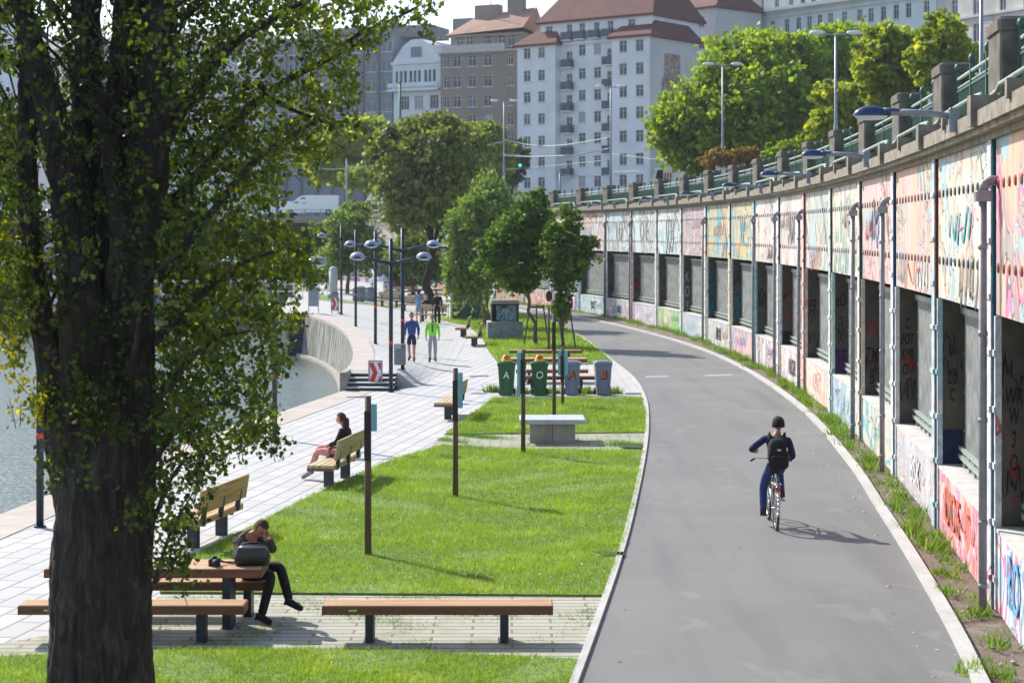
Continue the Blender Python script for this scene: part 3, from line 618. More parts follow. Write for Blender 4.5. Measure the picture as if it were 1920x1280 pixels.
# wall lamps
b = MB(); b.tube([(0, 0, 0), (0, .35, .05), (0, .85, .07)], [.045, .045, .05], 8); b.bbox((-.07, -.08, -.22), (.07, .06, .12), .015)
arm_me = b.mesh('lamp_arm', M['grey_metal'])
b = MB(); b.tube([(0, .70, .07), (0, .95, .08)], [.045, .055], 8)
b.ell((0, 1.12, .02), (.12, .25, .14), 16, 0, None, 0, 1); hood_me = b.mesh('lamp_hood', M['lamp_blue'])
b = MB(); b.ell((0, 1.12, .018), (.108, .235, .065), 14, 0, None, -1, 0); bowl_me = b.mesh('lamp_bowl', M['lamp_glass'])
names = ['nearest', 'second', 'third', 'fourth', 'fifth', 'sixth', 'seventh', 'eighth']
for k, (i, dx) in enumerate(((0, 1.9), (2, 2.6), (4, 2.9), (6, 2.6), (8, 2.9), (10, 2.2), (12, 3), (14, 3))):
    o = thing('wall_lamp', names[k] + ' blue-hooded lamp counting from the front, on a short arm from the wall cornice', 'lamp', wl(i, dx, .3, 6.42), math.atan2(math.cos(head[i]), math.sin(head[i])), 'lamps along the wall cornice')
    link('lamp_arm', arm_me, o); link('lamp_hood', hood_me, o); link('lamp_bowl', bowl_me, o)
# weeds along the wall foot
W_ = []
for i in range(-2, 20):
    for k in range(int(27 if i < 8 else 17)):
        x = R.random() * LB; y = .12 + abs(R.gauss(0, .16)) + (.25 if R.random() < .2 else 0); c = wl(i, x, y); W_.append((c.x, c.y, .0, R.random()))
W_ = np.array(W_); cl = []
for x, y, z, q in W_:
    k = int(14 + 34 * q); h_ = .07 + .22 * q * q
    a = rng.normal(0, .055 + .05 * q, (k, 2)); cl.append(np.concatenate([a + [x, y], np.zeros((k, 1)), np.full((k, 1), h_)], 1))
cl = np.concatenate(cl); N = len(cl)
b = MB()
for k in range(900):
    pl = lawns[1] if k < 600 else lawns[0]; x = R.uniform(-6, 2.2); y = R.uniform(18.6, 38)
    if not in_poly(np.array([x]), np.array([y]), pl)[0]: continue
    a = R.uniform(0, 6.28); s = R.uniform(.012, .03); b.add([(x + s * math.cos(a), y + s * math.sin(a), .10), (x - s * math.sin(a) * .6, y + s * .6 * math.cos(a), .115), (x - s * math.cos(a), y - s * math.sin(a), .095), (x + s * math.sin(a) * .6, y - s * .6 * math.cos(a), .10)], [(0, 1, 2, 3)])
tag(b.build('clover_and_leaves', simple('clover', (.42, .45, .26, 1), .8)), kind='stuff'); up = unit(np.stack([rng.normal(0, .55, N), rng.normal(0, .55, N), np.ones(N)], 1))
tag(link('weeds', leaf_mesh('weeds', cl[:, :3], unit(rng.normal(size=(N, 3))), up, cl[:, 3] * (.6 + rng.random(N) * .7), rng.random(N), M['weed'], 'blade')), kind='stuff')
M['stone_bits'] = simple('stone_bits', (.38, .35, .31, 1), .9)
b = MB()
for k in range(500):
    i = R.randrange(-2, 8); c = wl(i, R.random() * LB, .15 + R.random() * 1.3); r = .012 + .03 * R.random() ** 3; b.ell((c.x, c.y, 0), (r, r * 1.2, r * .6), 6)
tag(b.build('gravel', M['stone_bits']), kind='stuff')

# ---------------------------------------------------------------- upper street, bridge, far bank
M['street'] = simple('street', (.11, .11, .115, 1), .85, 0, .2, .6, 0)
sp = [tuple(wl(i, 0, -.3).xy) for i in range(-4, 22)]
sheet('street', sp + [(-13, 166), (-13, 186), (-260, 186), (-260, 900), (500, 900), (500, -30), (sp[0][0], -30)], 6.44, M['street'])
br = thing('bridge', 'wide road bridge crossing the canal behind the trees, with a dark underside', 'bridge')
b = MB(); b.box((-120, 165, 5.75), (-13, 186, 6.44)); b.build('deck', M['concrete'], br)
b = MB()
for k in range(5): b.box((-118, 166 + 4 * k, 5.1), (-13, 166.7 + 4 * k, 5.75))
b.build('girder', M['black'], br)
b = MB()
for k in range(72): b.box((-120 + 1.5 * k, 165.1, 6.44), (-119.93 + 1.5 * k, 165.17, 7.0))
for z in (6.7, 6.97): b.box((-120, 165.1, z), (-13, 165.16, z + .05))
b.build('railing', M['grey_metal'], br)
b = MB()
for x in (-26, -52, -78): b.box((x, 167, -3), (x + 2, 185, 5.1))
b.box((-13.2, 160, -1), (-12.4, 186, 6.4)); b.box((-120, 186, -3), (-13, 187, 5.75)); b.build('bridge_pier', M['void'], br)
fb = thing('embankment', 'grey embankment wall across the water at the left edge', 'wall')
b = MB(); b.box((-90, 113.5, -3), (-14.2, 115, 1.6)); b.box((-90, 114, 1.6), (-30, 116, 3.9)); b.build('wall_face', M['quay_stone'], fb)
b = MB(); b.box((-90, 113.3, 1.6), (-14.2, 114.0, 1.75)); b.box((-90, 113.8, 3.9), (-30, 116.2, 4.3)); b.build('coping_stone', M['concrete_pale'], fb)
M['boat_white'] = simple('boat_white', lin(205, 205, 205), .5)
bt = thing('moored_boat', 'white and red passenger boat moored far off at the left edge, behind the poplar', 'boat', (-31.5, 110, -.62))
b = MB(); b.add([(-7, 0, 0), (7, 0, 0), (8.5, 1.6, 1.1), (7, 3.2, 0), (-7, 3.2, 0), (-7.4, -.1, 1.1), (7.3, -.1, 1.1), (7.3, 3.3, 1.1), (-7.4, 3.3, 1.1)], [(0, 1, 6, 5), (1, 2, 6), (1, 3, 2), (3, 4, 8, 7), (4, 0, 5, 8), (5, 6, 2, 7, 8), (2, 3, 7)]); b.build('hull', M['boat_white'], bt)
b = MB(); b.box((-6, .4, 1.1), (5, 2.8, 2.7)); b.build('cabin', M['boat_white'], bt)
b = MB(); [b.box((-5.7 + k * 1.2, .37, 1.7), (-4.8 + k * 1.2, .42, 2.3)) for k in range(9)]; b.build('cabin_window', M['glass_dark'], bt)
b = MB(); b.box((-7, -.12, .8), (6.9, -.08, 1.0)); b.build('red_stripe', simple('red_stripe', lin(170, 40, 50)), bt)
# ---------------------------------------------------------------- buildings on the upper street
Z0 = 6.44
t = NT('pane'); oi = t.n('ShaderNodeObjectInfo'); M['pane'] = t.col(t.ramp(oi.outputs['Random'], [(0, (.03, .04, .06, 1)), (.45, (.06, .075, .10, 1)), (.6, (.12, .14, .17, 1)), (.74, (.30, .32, .34, 1)), (.86, (.05, .06, .08, 1))], 'CONSTANT'), .12, 0, .4)
t = NT('pane_blue'); v = t.coord(); M['pane_blue'] = t.col(t.ramp(t.noise(v, .35, 2), [(.4, (.07, .11, .17, 1)), (.6, (.35, .45, .55, 1))], 'CONSTANT'), .08, 0, .8)
M['frame_white'] = simple('frame_white', (.66, .68, .70, 1), .5, 0, .05, 3, 0)
M['frame_grey'] = simple('frame_grey', (.30, .34, .40, 1), .5, 0, .1, 3, 0)
def render_mat(name, c, var=.10): return simple(name, c, .92, 0, var, .35, .1, (1, 1, .6), .02)
M['wall_white'] = render_mat('wall_white', (.73, .74, .76, 1)); M['wall_brown'] = render_mat('wall_brown', (.29, .235, .19, 1)); M['wall_cream'] = render_mat('wall_cream', (.62, .62, .60, 1))
M['wall_green'] = render_mat('wall_green', (.60, .68, .66, 1)); M['wall_office'] = render_mat('wall_office', (.26, .28, .32, 1)); M['wall_pale'] = render_mat('wall_pale', (.70, .73, .76, 1)); M['wall_stone'] = render_mat('wall_stone', (.55, .53, .48, 1), .2)
M['gable_wall'] = render_mat('gable_wall', (.58, .56, .54, 1))
def tiles(name, a, b_):
    t = NT(name); v = t.coord((1, 1, 1)); n = t.noise(v, .8, 5); n2 = t.noise(t.coord((5, 5, 1)), 3, 3)
    return t.col(t.mix(.35, t.ramp(n, [(.35, a), (.65, b_)]), t.ramp(n2, [(.35, sc(a, .6)), (.65, sc(b_, 1.2))])), .85)
M['roof_red'] = tiles('roof_red', (.10, .028, .024, 1), (.155, .05, .04, 1)); M['roof_orange'] = tiles('roof_orange', (.30, .16, .11, 1), (.42, .25, .18, 1)); M['roof_grey'] = tiles('roof_grey', (.16, .17, .19, 1), (.24, .25, .27, 1))

class Fac:
    """a facade plane between two image columns at two real distances"""
    def __init__(s, px0, d0, px1, d1):
        s.a = Vector(((px0 - 960) * d0 / FPX, d0, Z0)); s.b = Vector(((px1 - 960) * d1 / FPX, d1, Z0)); s.L = (s.b - s.a).length
        s.t = (s.b - s.a).normalized(); s.rz = math.atan2(s.t.y, s.t.x)
    def u(s, px):
        k = (px - 960) / FPX; return (k * s.a.y - s.a.x) / (s.t.x - k * s.t.y)
    def z(s, py, u):
        return CAM_H + (HY - py) * (s.a.y + s.t.y * u) / FPX - Z0
win_cache = {}
def window(parent, fr, gl, u0, u1, z0, z1, y, loc, rz, mull=1, sill=True, trans=.3):
    key = (round(u1 - u0, 1), round(z1 - z0, 1), fr, gl, mull)
    if key not in win_cache:
        w_, h_ = key[0], key[1]; b = MB(); t = .06
        b.box((0, -.05, 0), (t, .05, h_)); b.box((w_ - t, -.05, 0), (w_, .05, h_)); b.box((t, -.05, 0), (w_ - t, .05, t)); b.box((t, -.05, h_ - t), (w_ - t, .05, h_))
        for k in range(mull): x = w_ * (k + 1) / (mull + 1); b.box((x - .03, -.045, t), (x + .03, .045, h_ - t))
        if trans: b.box((t, -.04, h_ * (1 - trans) - .025), (w_ - t, .04, h_ * (1 - trans) + .025))
        if sill: b.box((-.12, -.28, -.1), (w_ + .12, .0, -.0))
        p = MB(); p.box((t, .02, t), (w_ - t, .03, h_ - t)); win_cache[key] = (b.mesh('window', M[fr]), p.mesh('pane', M[gl]))
    a, p = win_cache[key]; T = Matrix.Translation(loc) @ Matrix.Rotation(rz, 4, 'Z')
    o = link('window', a, parent, T @ Vector((u0, y, z0)), rz); link('pane', p, o); return o
def holes(b, L, H0, H1, rects, y, rev, m=0, x0=0):
    xs = sorted({x0, L} | {r[0] for r in rects} | {r[1] for r in rects}); zs = sorted({H0, H1} | {r[2] for r in rects} | {r[3] for r in rects})
    xs = [x for x in xs if x0 <= x <= L]; zs = [z for z in zs if H0 <= z <= H1]
    for xa, xb in zip(xs, xs[1:]):
        for za, zb in zip(zs, zs[1:]):
            cx, cz = (xa + xb) / 2, (za + zb) / 2
            if any(r[0] < cx < r[1] and r[2] < cz < r[3] for r in rects): continue
            b.add([(xa, y, za), (xb, y, za), (xb, y, zb), (xa, y, zb)], [(0, 1, 2, 3)], m)
    for a, c, z0, z1 in rects:
        b.add([(a, y, z0), (c, y, z0), (c, y, z1), (a, y, z1), (a, y + rev, z0), (c, y + rev, z0), (c, y + rev, z1), (a, y + rev, z1)], [(0, 4, 5, 1), (1, 5, 6, 2), (2, 6, 7, 3), (3, 7, 4, 0)], m)
def block(parent, fac, u0, u1, H, rects, wall_m, depth, y=0.0, fr='frame_white', gl='pane', mull=1, name='wall', trans=.3, sill=True, zb=0.0):
    b = MB(); holes(b, u1, zb, H, rects, y, .25, 0, u0)
    b.add([(u0, y, zb), (u0, y + depth, zb), (u0, y + depth, H), (u0, y, H)], [(0, 1, 2, 3)]); b.add([(u1, y, zb), (u1, y + depth, zb), (u1, y + depth, H), (u1, y, H)], [(0, 1, 2, 3)])
    b.add([(u0, y, H), (u1, y, H), (u1, y + depth, H), (u0, y + depth, H)], [(0, 1, 2, 3)]); b.add([(u0, y + depth, zb), (u1, y + depth, zb), (u1, y + depth, H), (u0, y + depth, H)], [(0, 1, 2, 3)])
    b.box((u0 - .15, y - .3, H - .35), (u1 + .15, y + .05, H + .02))
    b.build(name, M[wall_m], parent, fac.a, fac.rz)
    for a, c, z0, z1 in rects: window(parent, fr, gl, a, c, z0, z1, y + .16, fac.a, fac.rz, mull, sill, trans)
def grid(fac, cols, rows, w_, h_, ref_px=None):
    """windows at image columns and rows -> rectangles on the facade (rows read at column ref)"""
    out = []
    ur = fac.u(ref_px if ref_px else cols[0])
    for c in cols:
        u = fac.u(c)
        for r_ in rows:
            z = fac.z(r_, ur); out.append((u - w_ / 2, u + w_ / 2, z - h_ / 2, z + h_ / 2))
    return out
def hip(parent, fac, u0, u1, y0, y1, z0, z1, mat, inset, name='roof', ov=.5, ridge_along=True):
    b = MB(); a = [(u0 - ov, y0 - ov, z0), (u1 + ov, y0 - ov, z0), (u1 + ov, y1 + ov, z0), (u0 - ov, y1 + ov, z0)]; ym = (y0 + y1) / 2
    r = [(u0 + inset[0], ym, z1), (u1 - inset[1], ym, z1)]
    v = a + r + [(x, y, z - .3) for x, y, z in a]
    b.add(v, [(0, 1, 5, 4), (1, 2, 5), (2, 3, 4, 5), (3, 0, 4), (6, 7, 1, 0), (7, 8, 2, 1), (8, 9, 3, 2), (9, 6, 0, 3), (9, 8, 7, 6)]); return b.build(name, M[mat], parent, fac.a, fac.rz)

# big white house with balconies
F1 = Fac(970, 243, 1218, 230); B1 = thing('apartment_house', 'large bluish white apartment house with dark balconies and red tiled roof', 'building')
rows_l = [101, 143, 183, 224, 266, 305, 343]; rows_c = [93, 137, 178, 219, 259, 302, 340]; rows_r = [85, 128, 170, 211, 255, 298, 338]
uw1, uw2, uw3 = F1.u(1041), F1.u(1147), F1.L
block(B1, F1, 0, uw1, F1.z(86, 0), grid(F1, [988, 1015], rows_l, 1.15, 1.5, 988), 'wall_white', 12, 0)
rc = grid(F1, [1081, 1110], rows_c, 1.15, 1.5, 1081); rb = [(a, c, z0 - .7, z1) for a, c, z0, z1 in grid(F1, [1057, 1134], [104, 146, 186, 228, 269, 310], 1.0, 1.5, 1081)]
top = [(a, c, z0 - .9, z1) for a, c, z0, z1 in grid(F1, [1057, 1081, 1108, 1134], [51], .9, 1.3, 1081)]
u_a, u_b = F1.u(1003), F1.u(1212)
block(B1, F1, uw1, uw2, F1.z(80, uw1), rc + rb, 'wall_white', 12, 1.3, name='wall')
H2 = F1.z(38, uw1); block(B1, F1, u_a, u_b, H2, top + grid(F1, [1019, 1174], [52], 1.15, 1.4, 1081), 'wall_white', 12, 1.31, zb=F1.z(80, uw1), name='upper_wall')
block(B1, F1, uw2, uw3, F1.z(64, uw3), grid(F1, [1168, 1199], rows_r, 1.2, 1.55, 1199), 'wall_white', 12.5, 0)
M['balcony'] = simple('balcony', (.075, .095, .13, 1), .6)
def balcony(u, z, w_=1.5):
    b = MB(); b.box((-w_ / 2, -.95, -.12), (w_ / 2, 0, 0), 1)
    for k in range(13): x = -w_ / 2 + w_ * k / 12; b.box((x - .03, -.95, 0), (x + .03, -.91, 1.0))
    for k in range(7): y = -.9 + .9 * k / 6; b.box((-w_ / 2, y - .03, 0), (-w_ / 2 + .04, y + .03, 1.0)); b.box((w_ / 2 - .04, y - .03, 0), (w_ / 2, y + .03, 1.0))
    b.box((-w_ / 2, -.94, .15), (w_ / 2, -.925, .9)); b.box((-w_ / 2 - .02, -.98, 1.0), (w_ / 2 + .02, -.9, 1.06)); b.box((-w_ / 2 - .02, -.9, 1.0), (-w_ / 2 + .05, 0, 1.06)); b.box((w_ / 2 - .05, -.9, 1.0), (w_ / 2 + .02, 0, 1.06))
    T = Matrix.Translation(F1.a) @ Matrix.Rotation(F1.rz, 4, 'Z'); b.build('balcony', [M['balcony'], M['wall_white']], B1, T @ Vector((u, 1.3, z)), F1.rz)
for a, c, z0, z1 in rb: balcony((a + c) / 2, z0)
for a, c, z0, z1 in top: balcony((a + c) / 2, z0)
hip(B1, F1, u_a, u_b, 1.3, 14, H2, H2 + 8, 'roof_red', (4, 3))
hip(B1, F1, 0, uw1, 0, 5, F1.z(86, 0), H2 - .2, 'roof_red', (3.2, 1.5)); hip(B1, F1, uw2, uw3, 0, 12.5, F1.z(64, uw3), F1.z(64, uw3) + 5.6, 'roof_red', (3.5, 2.2))
b = MB(); b.box((4, 4.5, H2), (6.5, 6, H2 + 6.5)); b.box((14, 6.5, H2 + 6), (16, 7.5, H2 + 9)); b.build('chimney', M['roof_red'], B1, F1.a, F1.rz)
t = NT('house_mural'); v = t.coord((.6, .6, .6)); M['house_mural'] = t.col(t.ramp(t.noise(v, 1.6, 3, 1.5), [(0, (.30, .14, .10, 1)), (.42, (.46, .42, .38, 1)), (.48, (.34, .20, .14, 1)), (.55, (.08, .08, .10, 1)), (.6, (.42, .3, .22, 1)), (.66, (.5, .46, .42, 1))], 'CONSTANT'), .9)
zt = F1.z(64, uw3); b = MB(); b.add([(uw3 + .02, 3.6, zt - 2.2), (uw3 + .02, 7.6, zt - 2.2), (uw3 + .02, 7.6, zt - 8.4), (uw3 + .02, 6, zt - 9.8), (uw3 + .02, 3.0, zt - 9.8), (uw3 + .02, 2.9, zt - 6), (uw3 + .02, 3.5, zt - 5)], [tuple(range(7))]); b.build('wall_painting', M['house_mural'], B1, F1.a, F1.rz)
b = MB(); b.box((uw3 + .0, .02, 0), (uw3 + .012, 12.4, zt - .4)); b.build('gable', M['gable_wall'], B1, F1.a, F1.rz)
b = MB(); b.box((-.3, -1.2, 0), (uw3 + .5, -1.0, 3.4)); [b.box((k * 1.6, -1.25, 0), (k * 1.6 + .12, -1.2, 3.4)) for k in range(15)]; b.build('ground_floor', M['wall_office'], B1, F1.a, F1.rz)
# brown house
F2 = Fac(826, 251, 972, 246); B2 = thing('apartment_house', 'brown apartment house with orange roof and terrace, left of the big white one', 'building')
r2 = grid(F2, [857, 885.5, 914.7], [114, 153, 190, 226, 262, 300], 1.35, 1.6, 885) + grid(F2, [837, 957], [114, 153, 190, 226, 262, 300], .8, 1.6, 885)
h2 = F2.z(100, 0); block(B2, F2, 0, F2.L, h2, r2, 'wall_brown', 12)
pt = grid(F2, [853, 871, 905, 932, 950], [76], 1.0, 1.6, 900); block(B2, F2, .8, F2.L, F2.z(62, F2.L / 2), pt, 'wall_brown', 9, 1.6, name='penthouse', zb=h2)
b = MB(); b.box((0, -.4, h2 - .1), (F2.L, 1.5, h2 + .1)); b.box((.5, -.35, h2 + .1), (F2.L - 2, -.28, h2 + 1.0)); b.build('terrace', M['concrete_pale'], B2, F2.a, F2.rz)
b = MB(); zz = F2.z(62, F2.L / 2); b.add([(.3, 1, zz), (F2.L + .2, 1, zz + .6), (F2.L + .2, 6, zz + 4.0), (3, 6, zz + 3.2), (.3, 10, zz), (F2.L + .2, 10, zz)], [(0, 1, 2, 3), (3, 2, 5, 4), (0, 3, 4), (1, 5, 2)]); b.build('roof', M['roof_orange'], B2, F2.a, F2.rz)
b = MB(); b.box((3, 5, zz + 2), (6.8, 6.5, zz + 4.6)); b.box((8.2, 5, zz + 2.6), (10.5, 6.5, zz + 5.2)); b.box((5.8, 4.4, zz + 1.9), (5.9, 4.5, zz + 6.5)); b.build('chimney', M['wall_brown'], B2, F2.a, F2.rz)
b = MB(); b.box((-1, 6, h2), (2.2, 9, zz + 3)); b.build('lift_house', M['roof_grey'], B2, F2.a, F2.rz)
# white gabled house
F3 = Fac(736, 256, 826, 252); B3 = thing('town_house', 'narrow white town house with curved gable and tall strip windows', 'building')
g3 = []
for c0 in (752, 778, 806): g3 += grid(F3, [c0 - 8, c0, c0 + 8], [145], .5, 2.0, 780)
h3 = F3.z(118, 0); block(B3, F3, 0, F3.L, h3, g3, 'wall_pale', 12, mull=0, trans=0, fr='frame_grey', zb=F3.z(167, 3))
block(B3, F3, 0, F3.L, F3.z(167, 3) - .01, grid(F3, [757, 783, 812], [192, 232, 272], 1.5, 2.0, 780), 'wall_pale', 12, .3, mull=2, name='lower_wall')
b = MB(); b.box((-.3, -.9, F3.z(169, 3) - .2), (F3.L, .3, F3.z(169, 3) + .15)); b.box((-.3, -.9, F3.z(160, 3) - .3), (F3.L, -.8, F3.z(160, 3) + .3)); [b.box((k * .45, -.88, F3.z(169, 3)), (k * .45 + .15, -.82, F3.z(160, 3))) for k in range(15)]; b.build('balcony', M['wall_pale'], B3, F3.a, F3.rz)
b = MB(); gp = [(0, h3), (F3.L, h3), (F3.L - .6, h3 + .8), (F3.L - 2, h3 + 2.5), (F3.L / 2 + .8, h3 + 3.2), (F3.L / 2 - .8, h3 + 3.2), (2, h3 + 2.5), (.6, h3 + .8)]
b.add([(x, 0, z) for x, z in gp] + [(x, 10, z) for x, z in gp], [tuple(range(8)), tuple(reversed(range(8, 16)))] + [(k, (k + 1) % 8, 8 + (k + 1) % 8, 8 + k) for k in range(8)]); b.build('gable', M['wall_pale'], B3, F3.a, F3.rz)
window(B3, 'frame_grey', 'pane_blue', F3.L / 2 - .9, F3.L / 2 + .9, h3 + .6, h3 + 2.1, -.06, F3.a, F3.rz, 2, False)
# grey office
F4 = Fac(495, 264, 735, 257); B4 = thing('office_block', 'grey office block with concrete piers and bluish window bands, leftmost big facade', 'building')
c4 = [510 + k * 29 + 12 for k in range(8)]; h4 = F4.z(66, F4.L)
block(B4, F4, 0, F4.L, h4, grid(F4, c4, [88, 125, 162, 200, 238, 276, 314], 1.7, 1.6, 700), 'wall_office', 14, fr='frame_white', gl='pane_blue', trans=0)
b = MB(); 
for c in c4: u = F4.u(c - 14.5); b.box((u - .18, -.55, 0), (u + .18, 0, h4 + .2))
b.build('concrete_pier', M['roof_grey'], B4, F4.a, F4.rz)
b = MB(); b.box((4, 3, h4), (F4.L + 5, 10, h4 + 1.7)); b.box((F4.L - 2, 4, h4 + 1.7), (F4.L - 1, 5, h4 + 3)); b.build('rooftop_plant', M['roof_grey'], B4, F4.a, F4.rz)
# house behind the white one
F5 = Fac(1243, 262, 1342, 254); B5 = thing('apartment_house', 'cream house with red roof behind the right end of the big white one', 'building')
block(B5, F5, 0, F5.L, F5.z(24, 0), grid(F5, [1287, 1315], [45, 85, 125], 1.1, 1.6, 1290), 'gable_wall', 10); hip(B5, F5, 0, F5.L, 0, 10, F5.z(24, 0), F5.z(24, 0) + 4.5, 'roof_red', (3, 2.5))
# long pale green house
F6 = Fac(1424, 262, 1756, 236); B6 = thing('long_house', 'long pale green classical house above the plane trees on the right', 'building')
c6 = [1448, 1475, 1497, 1517, 1537, 1557, 1583, 1612, 1633, 1656, 1680, 1703, 1737]
h6 = F6.z(25, 0); block(B6, F6, 0, F6.L, h6, grid(F6, c6, [52, 96, 140, 184], .95, 2.0, 1448), 'wall_green', 14, mull=1)
b = MB(); b.box((-.2, -.9, h6 - .1), (F6.L, .2, h6 + .35)); b.box((-.2, -.3, h6 - 1.0), (F6.L, -.0, h6 - .8)); b.box((0, -.12, h6 - 8.3), (F6.L, 0, h6 - 8.0)); b.build('cornice', M['wall_cream'], B6, F6.a, F6.rz)
block(B6, F6, 0, F6.L, h6 + 3.4, grid(F6, c6, [6], .9, 1.1, 1448), 'wall_green', 11, .9, zb=h6 + .3, name='attic')
F7 = Fac(1342, 268, 1424, 263); B7 = thing('corner_house', 'pale grey corner house with a balustrade, joined to the long green house', 'building')
h7 = F7.z(34, 0); block(B7, F7, 0, F7.L, h7, grid(F7, [1357, 1369, 1382, 1394, 1406], [63], .8, 1.9, 1380) + grid(F7, [1362, 1382, 1402], [104, 146], 1.0, 1.9, 1380), 'wall_green', 12)
b = MB(); b.box((-.6, -1.1, h7 - .2), (F7.L + .2, .2, h7 + .4)); b.build('cornice', M['wall_cream'], B7, F7.a, F7.rz)
block(B7, F7, .3, F7.L, h7 + 4.6, [(u, u + .4, h7 + 1.5, h7 + 2.1) for u in (1.2, 2.1, 4.2, 5.0)], 'wall_cream', 10, .6, zb=h7 + .3, name='attic', mull=0, sill=False, trans=0)
F8 = Fac(1757, 236, 1990, 216); B8 = thing('stone_house', 'beige stone house with banded masonry behind the nearest wall pillars, upper right corner', 'building')
h8 = 34.0; block(B8, F8, .02, F8.L, h8, grid(F8, [1790, 1830, 1880, 1925], [10, 62, 112, 160], 1.15, 2.4, 1830), 'wall_stone', 14)
b = MB(); z8 = F8.z(30, F8.u(1830)); b.box((0, -.35, z8 - .2), (F8.L, 0, z8 + .15))
for k in range(22): b.box((0, -.07, z8 - .7 - k * .55), (F8.L, -.001, z8 - .3 - k * .55)) if False else b.box((F8.u(1842), -.1, z8 - .7 - k * .5), (F8.u(1862), -.001, z8 - .32 - k * .5))
b.build('masonry_band', M['wall_stone'], B8, F8.a, F8.rz)
F9 = Fac(14, 330, 140, 325); B9 = thing('far_house', 'pale many-windowed house far off, seen through the left poplar stems', 'building')
block(B9, F9, 0, F9.L, F9.z(98, 0), grid(F9, [28, 44, 60, 76, 92, 108, 124], [115, 142, 169, 196, 223, 250], 1.1, 1.6, 60), 'wall_cream', 12); hip(B9, F9, 0, F9.L, 0, 12, F9.z(98, 0), F9.z(98, 0) + 3, 'roof_grey', (4, 4))
F10 = Fac(-70, 300, 8, 300); B10 = thing('tower_block', 'tall grey blue tower block cut by the left edge of the photo', 'building')
block(B10, F10, 0, F10.L, F10.z(-40, 0), grid(F10, [-56, -40, -24, -8], [20, 60, 100, 140, 180], 1.1, 1.6, 0), 'wall_pale', 12)

# ---------------------------------------------------------------- street poles, wires, vehicles on the upper street
def street_light(px, ytop, d, label, yb=None):
    p_ = P(px, ytop, d); o = thing('street_light', label, 'street light', (p_.x, d, Z0), 0, 'double street lights on the upper street'); h = p_.z - Z0
    b = MB(); b.tube([(0, 0, 0), (0, 0, h * .45), (0, 0, h * .46), (0, 0, h)], [.14, .11, .08, .06], 8); b.build('pole', M['grey_metal'], o)
    b = MB(); b.tube([(-.9, 0, h + .05), (-.2, 0, h - .05), (.2, 0, h - .05), (.9, 0, h + .05)], .04, 6); b.build('arm', M['grey_metal'], o)
    for s in (-1, 1):
        b = MB(); b.ell((s * .95, 0, h + .06), (.42, .16, .12), 10); b.build('lamp_head', M['white_paint'], o)
    return o, h
street_light(1355, 122, 118, 'double street light in front of the big plane tree')
street_light(1567, 64, 90, 'tall double street light between the plane tree crowns')
street_light(945, 190, 172, 'double street light left of the big white house, carrying overhead wires')
street_light(1145, 163, 160, 'double street light in front of the big white house')
street_light(1840, -60, 60, 'street light pole near the nearest wall pillars, its head out of view')
q = P(1352, 318, 117); o = thing('sign_box', 'pale box panel at the foot of a street light behind the railings', 'sign', (q.x, 117.2, Z0))
b = MB(); b.bbox((-.33, -.08, 2.3), (.33, .08, 2.85), .02); b.build('panel', M['white_paint'], o); b = MB(); b.cyl((0, .15), .04, 0, 2.6); b.build('post', M['grey_metal'], o)
def pole(px, ytop, d, r, mat, name, label, cat):
    q = P(px, ytop, d); b = MB(); b.tube([(0, 0, 0), (0, 0, (q.z - Z0) * .5), (0, 0, q.z - Z0)], [r, r * .85, r * .7], 8); b.ell((0, 0, q.z - Z0), (r, r, r), 8)
    b.cyl((0, 0), r * 1.6, 0, .25, 8); return tag(b.build(name, mat, None, (q.x, d, Z0)), label, cat)
M['green_paint'] = simple('green_paint', (.03, .16, .09, 1), .5)
pole(750, 155, 165, .16, M['green_paint'], 'mast', 'green mast rising above the tree in front of the white gabled house', 'mast')
pole(1050, 325, 150, .10, M['grey_metal'], 'wire_pole', 'short grey pole by the base of the big white house', 'pole')
pole(650, 300, 175, .10, M['grey_metal'], 'wire_pole', 'grey wire pole behind the white van on the bridge', 'pole')
pole(520, 250, 170, .18, M['green_paint'], 'wire_pole', 'thick green wire pole beside the poplar foliage at the bridge', 'pole')
def wire(pts, label, r=.05):
    P3 = [P(*a) for a in pts]; b = MB(); b.tube(smooth_line(P3, 6), r, 5); tag(b.build('overhead_wire', M['light_rail']), label, 'cable', 'overhead tram wires')
wire([(945, 262, 172), (1000, 273, 169), (1060, 272, 165), (1145, 258, 160)], 'upper pale overhead wire between the two street lights', .06)
wire([(945, 292, 172), (1010, 294, 168), (1080, 290, 164), (1145, 278, 160)], 'lower pale overhead wire between the two street lights', .06)
wire([(945, 318, 172), (1000, 314, 170), (1145, 300, 162)], 'third thin overhead wire under the other two', .03)
wire([(520, 305, 170), (600, 317, 170), (680, 314, 171), (800, 295, 172), (945, 266, 172)], 'long pale overhead wire sagging behind the dark tree crown', .06)
wire([(1145, 288, 160), (1240, 300, 150), (1352, 302, 118)], 'thin overhead wire right of the second street light', .025)
wire([(1050, 328, 150), (1120, 330, 150), (1200, 322, 155), (1145, 322, 160)], 'lowest thin wire by the foot of the big white house', .03)
o = thing('traffic_light', 'black traffic light with green lit lamp hanging beside the left street light', 'traffic light', tuple(P(975, 303, 171)))
b = MB(); b.bbox((-.22, -.18, -.6), (.22, .18, .55), .04); b.build('housing', M['black'], o)
t = NT('green_signal'); t.b.inputs['Emission Color'].default_value = (.05, 1, .5, 1); t.b.inputs['Emission Strength'].default_value = 2; M['green_signal'] = t.col((.02, .3, .15, 1), .4)
b = MB(); b.ell((0, -.18, -.38), (.13, .05, .13), 10); b.build('signal_lamp', M['green_signal'], o)
b = MB(); b.tube([(0, 0, .55), (0, 0, .7), (-1.6, 0, .7)], .05, 6); b.build('arm', M['grey_metal'], o)

